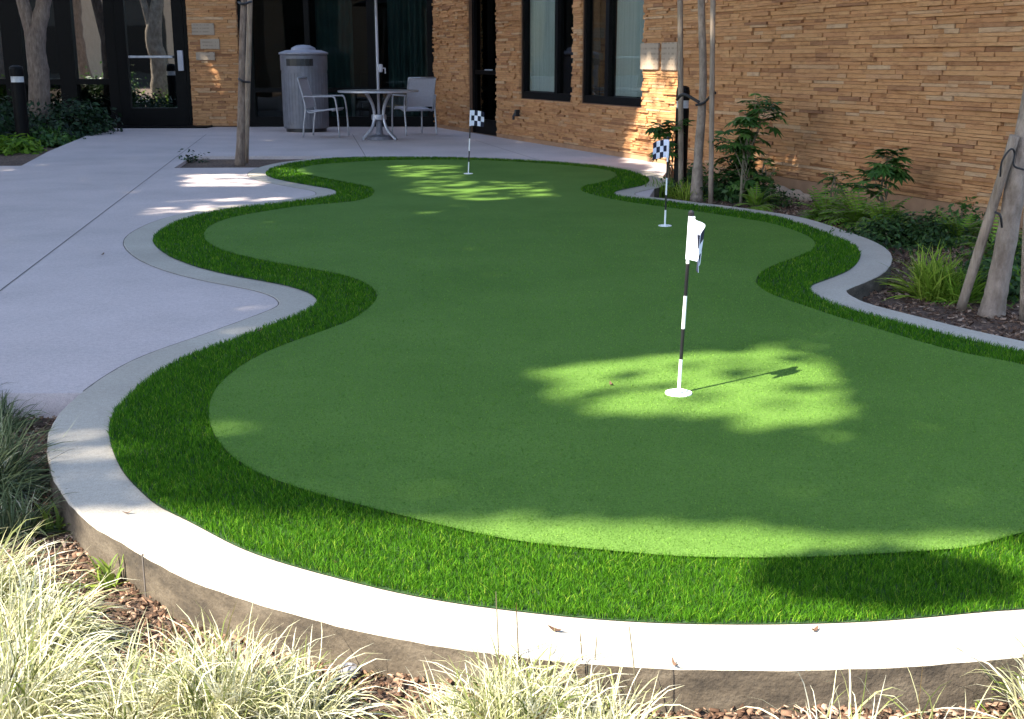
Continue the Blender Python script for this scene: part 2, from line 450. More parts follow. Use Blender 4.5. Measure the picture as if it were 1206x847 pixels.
# control joints in the patio (saw cuts filled with dirt)
def strip(pts, w, z):
    V = []; Fc = []
    for i, p in enumerate(pts):
        p = Vector(p[:2]); a = Vector(pts[max(i-1, 0)][:2]); b = Vector(pts[min(i+1, len(pts)-1)][:2])
        t = (b-a).normalized(); n = Vector((-t.y, t.x))
        V += [(*(p+n*w/2), z), (*(p-n*w/2), z)]
        if i: k = 2*i; Fc.append((k-2, k-1, k+1, k))
    return V, Fc
jl = []
for (a, b) in (((-40, 372), (243, 158)), ((430, 183), (415, 158)), ((640, 190), (560, 165))):
    A, B = G(*a), G(*b); jl.append(strip([A, (A+B)/2, B], .008, -.0025))
tag(mk('patio_joint', join(*jl), M['joint']), kind='structure')

# curb: ring between outer and cout
def ring(pa, pb, z, depth_out=0.0):
    polys = [pb, pa[::-1]]
    V, Fc = tess(polys, z); return V, Fc
Vc, Fc_ = tess([cout, outer[::-1]], 0.0)
nt_ = len(Fc_); n0 = len(cout); midx = [0]*nt_; Vc = list(Vc)
# rounded outer arris then face
t = np.roll(cout, -1, 0)-np.roll(cout, 1, 0); t /= np.linalg.norm(t, axis=1)[:, None]; nr = np.stack([t[:, 1], -t[:, 0]], 1)
rows = [[i for i in range(n0)]]
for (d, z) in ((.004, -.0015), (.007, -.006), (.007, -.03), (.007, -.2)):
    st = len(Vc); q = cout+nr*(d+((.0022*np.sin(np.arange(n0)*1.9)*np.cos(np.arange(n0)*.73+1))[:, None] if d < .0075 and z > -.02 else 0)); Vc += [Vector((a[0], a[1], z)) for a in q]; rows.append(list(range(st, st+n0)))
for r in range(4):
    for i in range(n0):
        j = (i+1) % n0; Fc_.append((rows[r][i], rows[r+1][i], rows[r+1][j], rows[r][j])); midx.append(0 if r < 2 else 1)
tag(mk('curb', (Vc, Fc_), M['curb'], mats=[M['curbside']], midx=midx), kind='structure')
# thin dirty joint where patio meets curb (only on the patio side)
jp = np.array([pip(jout, np.array(patio_outer))]).ravel()
segs = []; cur = []
for k in range(len(jout)+1):
    i = k % len(jout)
    if jp[i] and np.linalg.norm(jout[i]-jout[i-1]) < .2: cur.append((jout[i][0], jout[i][1]))
    else:
        if len(cur) > 3: segs.append(strip(cur, .008, -.0022))
        cur = []
if len(cur) > 3: segs.append(strip(cur, .008, -.0022))
tag(mk('curb_joint', join(*segs), M['joint']), kind='structure')
# radial joints across the front curb
cj = []
for (u, v) in ((166, 650), (1150, 722)):
    gp = np.array(g(u, v)); i = int(np.argmin(np.linalg.norm(outer-gp, axis=1))); a = outer[i]
    j = int(np.argmin(np.linalg.norm(cout-a, axis=1))); b = cout[j]+nr[j]*.0085
    V_, F_ = box((0, 0, -.06), (.005, .003, .12))
    ang = math.atan2(nr[j][1], nr[j][0])-PI/2
    cj.append(xf((V_, F_), Matrix.Translation((cout[j][0]+nr[j][0]*.0075, cout[j][1]+nr[j][1]*.0075, 0)) @ Matrix.Rotation(ang, 4, 'Z')))
tag(mk('curb_cut_joint', join(*cj), M['joint']), kind='structure')

# green
tv, tf = tess([outer], .002)
tag(mk('turf_base', (tv, tf), M['turfbase']), kind='structure')
cups = {'near': G(799, 467), 'mid': G(783, 268), 'far': G(551, 206)}
holes = []
iv, if_ = tess([inner], .012)
tag(mk('putting_green', (iv, if_), M['turf']), kind='structure')

def blades(pos, hgt, wid, lean, seed=0, z0=0.0):
    r = np.random.RandomState(seed); n = len(pos)
    az = r.uniform(0, 2*PI, n); la = r.uniform(0, 2*PI, n); l = np.abs(r.normal(0, lean, n))
    dx, dy = np.cos(az)*wid/2, np.sin(az)*wid/2
    tx, ty = np.cos(la)*l*hgt, np.sin(la)*l*hgt
    x, y = pos[:, 0], pos[:, 1]; z = np.full(n, z0)
    a = np.stack([x-dx, y-dy, z], 1); b = np.stack([x+dx, y+dy, z], 1)
    c = np.stack([x+dx*.75+tx*.4, y+dy*.75+ty*.4, z+hgt*.6], 1); d = np.stack([x-dx*.75+tx*.4, y-dy*.75+ty*.4, z+hgt*.6], 1)
    e = np.stack([x+tx+dx*.15, y+ty+dy*.15, z+hgt], 1); f = np.stack([x+tx-dx*.15, y+ty-dy*.15, z+hgt], 1)
    Vv = np.stack([a, b, c, d, e, f], 1).reshape(-1, 3); k = np.arange(n)*6
    Ff = np.stack([np.stack([k, k+1, k+2, k+3], 1), np.stack([k+3, k+2, k+4, k+5], 1)], 1).reshape(-1, 4)
    rnd = np.repeat(np.clip(r.normal(.5, .2, n), 0, 1), 2)
    return Vv, Ff, rnd
def sample_ring(bands, dens, seed):
    r = np.random.RandomState(seed); out = []
    po_, pi_ = outer[::3], inner[::3]
    for (y0, y1, x0, x1) in bands:
        D = (y0+y1)/2; n = int(dens(D)*(y1-y0)*(x1-x0))
        q = np.stack([r.uniform(x0, x1, n), r.uniform(y0, y1, n)], 1)
        q = q[pip(q, po_)]; q = q[~pip(q, pi_)]
        out.append(q)
    return out
bands = [(y, y+.25, -1.8, 2.7) for y in np.arange(2.2, 5.2, .25)]+[(y, y+.6, -4.2, 4.6) for y in np.arange(5.2, 17.2, .6)]
pl = sample_ring(bands, lambda D: 92000/(max(D, 2.4)/2.4)**1.85, 3)
VV = []; FF = []; RR = []; off = 0
for bnd, q in zip(bands, pl):
    D = (bnd[0]+bnd[1])/2; n = len(q)
    if not n: continue
    rr = np.random.RandomState(int(D*100)); h = .0165*rr.uniform(.65, 1.2, n)+.004*min(1, D/12)
    w = np.full(n, .0016*max(1, (D/2.6)**.85))
    v, f, c = blades(q, h, w, .65, int(D*31), .003); VV.append(v); FF.append(f+off); RR.append(c); off += len(v)
tag(mknp('turf_fringe', np.vstack(VV), np.vstack(FF), M['fringe'], rnd=np.concatenate(RR)),
    'long bright green artificial grass collar round the putting green', 'artificial grass', kind='stuff')
# short stubble on the near part of the green
r = np.random.RandomState(5); n = 150000
yy = 2.6+ (1-np.sqrt(1-r.uniform(0, 1, n)))*7.5; q = np.stack([r.uniform(-.46, .46, n)*yy*1.05, yy], 1)
q = q[pip(q, inner[::3])]
v, f, c = blades(q, .0042*r.uniform(.6, 1.3, len(q)), .0020*np.maximum(1, q[:, 1]/3), .8, 8, .012)
tag(mknp('green_pile', v, f, M['stubble'], rnd=c), 'short clipped pile on the near part of the putting green', 'artificial grass', kind='stuff')

# ------------------------------------------------------------------ buildings
def stones(length, z0, z1, holes_, seed, ch=.032, dmin=.008, dmax=.045, lmin=.10, lmax=.5):
    """local frame: x along wall, y outward (0 = backing face), z up"""
    r = random.Random(seed); V = []; Fc = []; R = []
    z = z0
    while z < z1-.01:
        h = min(ch*r.uniform(.75, 1.35), z1-z); x = -r.uniform(0, .2)
        while x < length:
            L = r.uniform(lmin, lmax); a, b = max(0, x), min(length, x+L); x += L
            if b-a < .015: continue
            spans = [(a, b)]
            for (s0, s1, za, zb) in holes_:
                if z+h > za+.005 and z < zb-.005:
                    ns = []
                    for (c, d) in spans:
                        if d <= s0 or c >= s1: ns.append((c, d)); continue
                        if c < s0: ns.append((c, s0))
                        if d > s1: ns.append((s1, d))
                    spans = ns
            for (c, d) in spans:
                if d-c < .01: continue
                dep = r.uniform(dmin, dmax); g_ = .0015; n = len(V)
                tl = r.uniform(-.004, .004)
                V += [(c+g_, 0, z+g_), (d-g_, 0, z+g_), (d-g_, 0, z+h-g_), (c+g_, 0, z+h-g_),
                      (c+g_, dep, z+g_), (d-g_, dep+tl, z+g_), (d-g_, dep+tl+r.uniform(-.004, .002), z+h-g_), (c+g_, dep+r.uniform(-.004, .002), z+h-g_)]
                Fc += [(n+4, n+5, n+6, n+7), (n, n+1, n+5, n+4), (n+2, n+3, n+7, n+6), (n+3, n, n+4, n+7), (n+1, n+2, n+6, n+5)]
                R += [r.random()]*5
        z += h
    return V, Fc, R
def backing(length, z0, z1, th, holes_):
    hs = sorted(holes_); parts = []; x = 0
    for (s0, s1, za, zb) in hs:
        if s0 > x: parts.append(box(((x+s0)/2, -th/2, (z0+z1)/2), (s0-x, th, z1-z0)))
        if za > z0+.01: parts.append(box(((s0+s1)/2, -th/2, (z0+za)/2), (s1-s0, th, za-z0)))
        if zb < z1-.01: parts.append(box(((s0+s1)/2, -th/2, (zb+z1)/2), (s1-s0, th, z1-zb)))
        x = s1
    if x < length: parts.append(box(((x+length)/2, -th/2, (z0+z1)/2), (length-x, th, z1-z0)))
    return join(*parts)
BH = 4.3
bl = empty('building', (0, 0, 0), 'single storey building clad in orange ledge stone with dark glass entrance', 'building')
# -- right hand stone wall: local x along W starting at s_meet
L0 = 13.2-s_meet
Mw = Matrix(((W.x, N.x, 0, P0.x+W.x*s_meet), (W.y, N.y, 0, P0.y+W.y*s_meet), (0, 0, 1, 0), (0, 0, 0, 1)))
flip = Mw.to_3x3().determinant() < 0
def place(o, Mx):
    me = o.data; me.transform(Mx)
    if Mx.to_3x3().determinant() < 0: me.flip_normals()
    me.update()
def sl(u, v=120): return wall_hit(u, v)[0]-s_meet
w1 = (sl(614), sl(675), wall_hit(640, 117.5)[1], 3.0)
w2 = (sl(685.5), sl(758), wall_hit(720, 123.5)[1], 3.0)
dr = (sl(553, 100), sl(586, 100), 0.0, 2.6)
hol = [dr, w1, w2]
wo = mk('wall', backing(L0, -.25, BH, .25, hol), M['mortar'], bl); place(wo, Mw)
sv, sf, sr = stones(L0, .06, BH, hol, 4)
vo = mk('stone_veneer', (sv, sf), M['stone'], wo, rnd=sr); place(vo, Mw)
bs = mk('base_strip', join(box(((dr[1]+L0)/2, .010, -.10), (L0-dr[1]-.004, .018, .31)), box((dr[0]/2, .010, -.10), (dr[0]-.004, .018, .31))), M['stucco'], wo); place(bs, Mw)
def plaque(x, z, w, h, parent, Mx):
    o = mk('plaque', box((x, .042, z), (w, .03, h), .004), M['plaque'], parent); place(o, Mx)
for (u0, u1, v0, v1) in ((757.5, 778, 51, 82), (782, 800, 50, 83)):
    s0, zt = wall_hit((u0+u1)/2, v0); _, zb = wall_hit((u0+u1)/2, v1); a, b = sl(u0), sl(u1)
    plaque((a+b)/2, (zt+zb)/2, b-a, zt-zb, wo, Mw)
hb = wall_hit(614, 133)
o = mk('hose_bib', join(box((sl(614), .07, hb[1]), (.05, .08, .10), .01), tube([(sl(614), .10, hb[1]), (sl(614), .13, hb[1]-.05), (sl(614), .13, hb[1]-.1)], .02)), M['black'], wo); place(o, Mw)
o = mk('wall_light', box((sl(595), .07, 2.28), (.16, .12, .3), .02), M['black'], wo); place(o, Mw)
# windows
def window(rect, split, name='window'):
    s0, s1, za, zb = rect; y = -.06
    fr = join(box((s0+.03, y, (za+zb)/2), (.06, .09, zb-za)), box((s1-.03, y, (za+zb)/2), (.06, .09, zb-za)),
              box(((s0+s1)/2, y, za+.05), (s1-s0-.12, .09, .10)), box(((s0+s1)/2, y, zb-.04), (s1-s0-.12, .09, .08)),
              box((split, y-.002, (za+zb)/2), (.10, .088, zb-za-.18)))
    w_ = mk(name, fr, M['bronze'], bl); place(w_, Mw)
    for (a, b) in ((s0+.06, split-.05), (split+.05, s1-.06)):
        p_ = mk('pane', box(((a+b)/2, y-.01, (za+zb)/2), (b-a, .006, zb-za-.18)), M['glassw'], w_); place(p_, Mw)
    return w_
wa = window(w1, sl(653)); wb = window(w2, sl(712))
bd = mk('blind', box(((w1[0]+sl(651))/2, -.125, 1.9), (sl(651)-w1[0]-.1, .01, 2.3)), M['blind'], wa); place(bd, Mw)
bd = mk('blind', box(((w2[1]+sl(713))/2, -.125, 1.9), (w2[1]-sl(713)-.1, .01, 2.3)), M['blind'], wb); place(bd, Mw)
for (a, b) in ((w1[0], w1[1]), (w2[0], w2[1]), (dr[0], dr[1])):
    o = mk('room_lining', join(box(((a+b)/2, -.62, 1.6), (b-a+.5, .02, 3.6)), box((a-.26, -.44, 1.6), (.02, .34, 3.6)), box((b+.26, -.44, 1.6), (.02, .34, 3.6)), box(((a+b)/2, -.44, 3.41), (b-a+.5, .34, .02))), M['interior'], bl); place(o, Mw)  # dark boxes added behind the openings to block leaking sky light
# dark door in the stone wall
dw = dr[1]-dr[0]; dc = (dr[0]+dr[1])/2
d_ = mk('door', join(box((dr[0]+.05, -.1, 1.3), (.10, .1, 2.6)), box((dr[1]-.05, -.1, 1.3), (.10, .1, 2.6)), box((dc, -.1, 2.55), (dw-.2, .1, .1)), box((dc, -.1, .12), (dw-.2, .08, .24)), box((dc, -.1, 1.0), (dw-.2, .08, .07))), M['doorframe'], bl); place(d_, Mw)
o = mk('pane', box((dc, -.105, 1.37), (dw-.2, .006, 2.26)), M['glassd'], d_); place(o, Mw)
o = mk('handle', tube([(dc+.1, -.03, 1.04), (dc+.1, .0, 1.04), (dc+.35, .0, 1.04), (dc+.35, -.03, 1.04)], .012), M['alu'], d_); place(o, Mw)

# -- back wall: pillar and glazed storefront, plane y = BY, facing -Y
def bx(u): return (u-603)/ray(u, 120).y*BY
def bz(v): return P(603, v, BY).z
pa_, pb_ = bx(226.5), bx(284)
def back_frame(verts_box): return verts_box
Mb = Matrix(((1, 0, 0, pa_), (0, -1, 0, BY), (0, 0, 1, 0), (0, 0, 0, 1)))
pw = pb_-pa_
pil = mk('pillar', box((pw/2, -.3, BH/2), (pw-.02, .6, BH)), M['mortar'], bl); place(pil, Mb)
sv, sf, sr = stones(pw, .02, BH, [], 9, .04, lmax=.4)
o = mk('stone_veneer', (sv, sf), M['stone'], pil, rnd=sr); place(o, Mb)
# returns of the pillar
for (x, sgn) in ((0, 1), (pw, -1)):
    sv, sf, sr = stones(.6, .02, BH, [], 19+sgn, .04, dmin=.004, dmax=.012)
    Mr = Matrix(((0, -sgn, 0, x), (-1, 0, 0, 0), (0, 0, 1, 0), (0, 0, 0, 1)))
    o = mk('stone_veneer', (sv, sf), M['stone'], pil, rnd=sr); place(o, Mb @ Mr)
for (u0, u1, v0, v1) in ((232, 258, 27.5, 41.5), (241, 263, 46, 58), (235, 257, 61.5, 71)):
    plaque((bx(u0)+bx(u1))/2-pa_, (bz(v0)+bz(v1))/2, bx(u1)-bx(u0), bz(v0)-bz(v1), pil, Mb)
def bars(lst, y=BY+.1, d=.12):
    return join(*[box(((bx(u0)+bx(u1))/2, y+i*.0011, (z0+z1)/2), (bx(u1)-bx(u0), d, z1-z0)) for i, (u0, u1, z0, z1) in enumerate(lst)])
zt = 3.2
lf = mk('storefront', bars([(-260, -230, 0, zt), (-130, -112, 0, zt), (8, 31, 0, zt), (72, 91, 0, zt), (129, 141, 0, zt), (221, 226, 0, zt), (-230, 129, 0, .2), (-230, 129, .76, .86), (-260, 226, zt, zt+.15)]), M['doorframe'], bl)
for (a, b) in ((-230, -130), (-112, 8), (31, 72), (91, 129)):
    mk('pane', box(((bx(a)+bx(b))/2, BY+.13, (.86+zt)/2), (bx(b)-bx(a), .008, zt-.86)), M['glass'], lf)
    mk('lower_panel', box(((bx(a)+bx(b))/2, BY+.15, .48), (bx(b)-bx(a), .008, .56)), M['glassd'], lf)
dd_ = mk('door', bars([(141.3, 153, .02, zt-.02), (208, 220.7, .02, zt-.02), (153, 208, .02, .34), (153, 208, zt-.3, zt-.02)]), M['doorframe'], bl)
mk('pane', box(((bx(153)+bx(208))/2, BY+.1, (.34+zt-.3)/2), (bx(208)-bx(153), .008, zt-.64)), M['glass'], dd_)
mk('push_bar', box(((bx(154)+bx(207))/2, BY+.03, bz(67)), (bx(207)-bx(154)-.02, .03, .045), .008), M['alu'], dd_)
mk('handle', box((bx(215.5), BY+.02, bz(71.5)), (.10, .05, .36), .01), M['sling'], dd_)
rf = mk('storefront', bars([(284.5, 300, 0, zt), (361, 367, 0, zt), (434, 443, 0, zt), (504, 512.5, 0, zt), (300, 504, 0, .18), (300, 504, .62, .70), (284.5, 520, zt, zt+.15)]), M['doorframe'], bl)
for (a, b) in ((300, 361), (367, 434), (443, 504)):
    mk('pane', box(((bx(a)+bx(b))/2, BY+.12, (.70+zt)/2), (bx(b)-bx(a), .008, zt-.70)), M['glasse'], rf)
    mk('lower_panel', box(((bx(a)+bx(b))/2, BY+.14, .40), (bx(b)-bx(a), .008, .44)), M['glasse'], rf)
M['curtain'] = simple('grey_green_curtain', (.50, .58, .57), .9, sc=3)
for (a, b, yy_) in ((455, 504, .55), (368, 412, .7)):  # pale wavy panels added indoors to lighten the entrance glass
    n_ = 26; pts_ = []
    for k in range(n_+1):
        pts_.append((bx(a)+(bx(b)-bx(a))*k/n_, BY+yy_+.05*math.sin(k*1.7)))
    cvv = [(x, y, z) for z in (.05, 3.1) for x, y in pts_]+[(x, y+.01, z) for z in (.05, 3.1) for x, y in pts_]
    q_ = n_+1; mk('curtain', (cvv, [(k, k+1, q_+k+1, q_+k) for k in range(n_)]+[(2*q_+k+1, 2*q_+k, 3*q_+k, 3*q_+k+1) for k in range(n_)]), M['curtain'], rf)
# fascia above the glazing, interior, roof
xl = bx(-260)
mk('fascia', join(box(((xl+pa_)/2, BY+.12, (zt+.15+BH)/2), (pa_-xl, .2, BH-zt-.15)), box(((pb_+xmeet+.2)/2, BY+.12, (zt+.15+BH)/2), (xmeet+.2-pb_, .2, BH-zt-.15))), M['stucco'], bl)
mk('interior', join(box(((xl+xmeet)/2, BY+7, BH/2), (xmeet-xl, .1, BH)), box((xl, BY+3.6, BH/2), (.1, 7, BH)), box((xmeet+1.5, BY+3.9, BH/2), (.1, 6.5, BH)), box(((xl+xmeet)/2, BY+3.7, -.02), (xmeet-xl+3, 6.9, .06))), M['intwall'], bl)
c0 = P0+W*s_meet; c1 = P0+W*13.2
rv = [(xl, BY+.0, BH), (c0.x, c0.y, BH), (c1.x, c1.y, BH), (c1.x+6, c1.y+3, BH), (7, 30, BH), (xl, 30, BH)]
Vr, Fr, _ = slab([np.array([(a[0], a[1]) for a in rv])], BH+.2, .199)
mk('roof', (Vr, Fr), M['roof'], bl)
mk('inner_partition', join(*[xf(box((L0/2+1.5, -2.0, BH/2), (L0, .1, BH-.02)), Mw)]), M['interior'], bl)
mk('threshold', box(((bx(131)+bx(249))/2, BY-.22, .012), (bx(249)-bx(131), .44, .032), .006), M['bronze'], bl)

# furniture glimpsed inside
for k, (x, y) in enumerate(((bx(420), BY+2.2), (bx(480), BY+2.6), (bx(335), BY+3))):
    e = empty('indoor_chair', (x, y, .02), ('dark upholstered chair inside behind the left pane', 'dark upholstered chair inside behind the right pane', 'dark upholstered chair deep inside near the stone pillar')[(1, 1, 2)[k]] if k else 'dark upholstered chair inside behind the middle pane', 'chair', 'chairs behind the glass', rz=k*.7)
    mk('seat', box((0, 0, .42), (.5, .5, .1), .03), M['interior'], e)
    mk('backrest', box((0, .23, .7), (.48, .08, .5), .03), M['interior'], e)
    for sx in (-1, 1):
        for sy in (-1, 1): mk('leg', tube([(sx*.21, sy*.21, 0), (sx*.2, sy*.2, .38)], .018, 6), M['bronze'], e)

# ------------------------------------------------------------------ left wing across the courtyard (seen mirrored in the glass)
lw = empty('building', (-16.5, 17.5, 0), 'low stone wing along the left side of the courtyard, outside the frame', 'building', rz=math.radians(-8))
mk('wall', box((0, 0, 2.0), (.3, 12, 4.4)), M['mortar'], lw)
sv, sf, sr = stones(12, 0.0, 4.2, [(3, 4.6, 0, 2.6), (7.4, 9, .7, 2.6)], 33, .06, lmax=.7)
o = mk('stone_veneer', (sv, sf), M['stone'], lw, rnd=sr); place(o, Matrix(((0, 1, 0, .152), (-1, 0, 0, 6), (0, 0, 1, 0), (0, 0, 0, 1))))
mk('door', box((.155, 2.2, 1.3), (.03, 1.6, 2.6)), M['bronze'], lw)
mk('window', box((.155, -2.2, 1.65), (.03, 1.6, 1.9)), M['bronze'], lw)

ob = empty('building', (-3, -14, 0), 'long low stone wing behind the camera, mirrored dimly in the glass', 'building')
mk('wall', box((0, 0, 2.4), (44, .4, 5.2)), M['interior'], ob)
for k in range(11): mk('pillar', box((-20.9+k*4.1, .3, 2.3), (1.5, .24, 4.9)), M['plaque'], ob)
for k in range(10): mk('window', box((-18.85+k*4.1, .215, 1.7), (1.9, .03, 2.2)), M['bronze'], ob)
mk('roof', box((0, -3, 5.1), (44.6, 7, .2)), M['roof'], ob)
# ------------------------------------------------------------------ sun and added tree crowns that shape the shade
SUN_EL = math.radians(47.0); az = Vector((-.80, -.60)).normalized()
SD = Vector((az.x*math.cos(SUN_EL), az.y*math.cos(SUN_EL), math.sin(SUN_EL)))      # towards the sun
sdn = np.array(SD)
def hits(Pp):
    """where the sunbeam through each point lands: ground, stone wall or glass wall"""
    t = Pp[:, 2]/sdn[2]; Q = Pp-sdn*t[:, None]; Q[:, 2] = 0
    n2 = np.array([N.x, N.y]); p0 = np.array([P0.x, P0.y])
    dist = (Q[:, :2]-p0)@n2; den = sdn[:2]@n2
    k = np.where(dist < 0, -dist/den, 0)
    Q = Q+sdn*k[:, None]
    k2 = np.where(Q[:, 1] > BY, (Q[:, 1]-BY)/(-sdn[1]), 0)
    return Q+sdn*k2[:, None]
fx = [-6, -3, -1.5, -1.0, -.66, -.4, .086, .571, 1.065, 1.27, 1.6, 3]; fy = [2.2, 2.7, 3.05, 3.2, 3.15, 3.09, 3.08, 3.01, 2.95, 2.95, 2.75, 1.6]
LIT = [([(626,440),(700,432),(800,419),(930,406),(965,412),(998,465),(995,500),(900,504),(845,495),(760,495),(700,490),(650,470)], .05),
       ([(840,494),(980,490),(1003,517),(900,522),(850,508)], .3), ([(1040,575),(1120,572),(1125,590),(1045,594)], .35),
       ([(222,205),(313,205),(308,219),(216,219)], .06), ([(190,238),(262,233),(345,231),(310,243),(250,249),(160,254)], .25),
       ([(458,196),(540,196),(545,212),(470,213)], .17), ([(490,214),(640,216),(655,234),(560,238),(495,230)], .17),
       ([(322,199),(362,199),(366,208),(325,209)], .05),
       ([(757,78),(803,86),(803,196),(735,188),(744,150),(757,122)], .03), ([(756,20),(765,20),(770,80),(757,80)], .3),
       ([(880,182),(930,178),(968,196),(960,206),(885,204)], .15), ([(764,195),(800,198),(795,212),(755,206)], .05),
       ([(228,70),(262,72),(266,134),(252,122),(240,95),(228,90)], .12), ([(228,2),(262,0),(262,30),(228,30)], .4),
       ([(800,450),(1,1),(1,1)], 1)]
BLOB = [(905,690),(930,664),(990,655),(1060,657),(1120,668),(1185,684),(1190,700),(1120,706),(1060,713),(990,704)]
def pip1(u, v, poly):
    poly = np.array(poly, float); c = poly.mean(0); return pip(np.stack([u, v], 1), c+(poly-c)*1.07)
def prune(Pp, seed=1):
    r = np.random.RandomState(seed); Q = hits(Pp.copy()); keep = np.ones(len(Pp), bool)
    gy = np.interp(Q[:, 0], fx, fy); front = Q[:, 1] < gy-.06
    keep &= ~front
    dap = (Q[:, 0] < -.75) & (Q[:, 1] < 3.85) & (Q[:, 1] > 3.15)
    st = np.sin(Q[:, 1]*34+np.sin(Q[:, 0]*7)*1.2)
    keep &= ~(dap & (st > -.1) & (r.uniform(0, 1, len(Q)) > .12))
    u, v, zc = pix(Q)
    for poly, pr in LIT:
        k = pip1(u, v, poly) & (zc > 0)
        keep &= ~(k & (r.uniform(0, 1, len(Q)) > pr))
    keep &= ~((Q[:, 0]+9.6)**2+(Q[:, 1]-12.6)**2 < 2.3**2)
    blob = pip1(u, v, BLOB) & (Q[:, 1] < 3.2)
    return keep, blob
def leafcloud(Pp, size, seed):
    r = np.random.RandomState(seed); n = len(Pp)
    nn = sdn+r.normal(0, .45, (n, 3)); nn /= np.linalg.norm(nn, axis=1)[:, None]
    a = np.cross(nn, r.normal(0, 1, (n, 3))); a /= np.linalg.norm(a, axis=1)[:, None]; b = np.cross(nn, a)
    s = (size*r.uniform(.7, 1.25, n))[:, None]
    Vv = np.stack([Pp-a*s*.9, Pp-b*s*.55, Pp+a*s*.9, Pp+b*s*.55], 1).reshape(-1, 3)
    return Vv, np.arange(n*4).reshape(-1, 4), r.uniform(0, 1, n)
# sample points to be shaded, lift them along the sunbeam into the crowns
r = np.random.RandomState(21)
reg = np.array([(-7, 1.6), (-2.5, 2.4), (2.6, 1.5), (4.6, 2.6), (9.6, 7), (9.5, 13), (5, 23), (-1, 27), (-15, 27), (-13, 10)])
n = 330000; q = np.stack([r.uniform(-15, 10, n), r.uniform(1, 27, n)], 1); q = q[pip(q, reg)]
zz = r.uniform(9.0, 13.0, len(q)); bump_ = 1.2*np.sin(q[:, 0]*.9)*np.cos(q[:, 1]*.8); zz = zz+bump_
Pp = np.stack([q[:, 0], q[:, 1], np.zeros(len(q))], 1)+sdn*(zz/sdn[2])[:, None]
keep, blob = prune(Pp, 2)
rB = np.random.RandomState(3)
Pmain = Pp[keep]
nb = 1400; bx_ = rB.uniform(.3, 1.5, nb*4); by_ = rB.uniform(2.3, 2.9, nb*4); Q3 = np.stack([bx_, by_, np.zeros(nb*4)], 1)
u, v, zc = pix(Q3); kk = pip(np.stack([u, v], 1), np.array(BLOB, float)); Q3 = Q3[kk][:nb]
Pblob = Q3+sdn*(rB.uniform(5.2, 6.0, len(Q3))/sdn[2])[:, None]
TR = [(-9.8, -1.2), (-14.8, 2.5), (-10.2, 5.2), (-15.2, 9.0), (-9.2, 9.8), (-12.8, 14.2), (-20.5, 12.5), (-8.6, 3.0)]
lab = ['tall tree left of the camera whose crown shades the green', 'tall tree furthest left beside the bed', 'tall tree on the left edge of the patio', 'tall tree behind the patio edge tree on the left', 'tall tree left of the patio opposite the windows', 'tall tree near the low stone wing', 'tall tree outside beyond the low stone wing', 'tall tree closest to the patio slab edge on the left']
own = np.argmin(np.stack([np.hypot(Pmain[:, 0]-a, Pmain[:, 1]-b) for a, b in TR], 1), 1)
def caster_tree(i, base, pts, blobp=None):  # unseen trees added to cast the shade, crowns cut open over the sun patches
    e = empty('shade_tree', (base[0], base[1], GZ), lab[i], 'tree', 'tall trees out of frame on the left')
    rr = random.Random(i)
    tp = curve([(0, 0, 0), (rr.uniform(-.2, .2), rr.uniform(-.2, .2), 3), (rr.uniform(-.3, .3), rr.uniform(-.3, .3), 6.5), (0, 0, 9.5)], 6)
    parts = [tube(tp, [.24-.13*k/len(tp)+(.08 if k < 2 else 0) for k in range(len(tp))], 12)]
    if len(pts):
        sel = pts[np.random.RandomState(i).choice(len(pts), min(9, len(pts)), replace=False)]
        for s in sel:
            t_ = Vector(s)-Vector((base[0], base[1], GZ)); st = tp[int(len(tp)*rr.uniform(.5, .9))]
            cvp = curve([st, (st+t_)/2+Vector((0, 0, .5)), t_], 4)
            ok_, _ = prune(np.array([tuple(p+Vector((base[0], base[1], GZ))) for p in cvp]), 1)
            if ok_.all(): parts.append(tube(cvp, [.06-.045*k/8 for k in range(9)], 6))
    mk('trunk', join(*parts), M['bark'], e, smooth=True)
    if len(pts):
        v, f, c = leafcloud(pts-np.array([base[0], base[1], GZ]), .115, 40+i); mknp('crown', v, f, M['canopy'], e, rnd=c)
for i, b in enumerate(TR): caster_tree(i, b, Pmain[own == i])
# unseen nearer tree added so that its bough casts the small blob shadow
SB = (4.3, -1.0)
e = empty('small_tree', (SB[0], SB[1], GZ), 'thin tree right of the camera with one long bough', 'tree')
tgt = Pblob.mean(0)-np.array([SB[0], SB[1], GZ])
mk('trunk', tube(curve([(0, 0, 0), (.05, .0, 3.0), (-.2, 0, 5.2), tuple(tgt*.5+np.array([0, 0, 3.0])), tuple(tgt)], 6), [.09-.078*k/24 for k in range(25)], 8), M['bark'], e, smooth=True)
v, f, c = leafcloud(Pblob-np.array([SB[0], SB[1], GZ]), .07, 77); mknp('crown', v, f, M['canopy'], e, rnd=c)

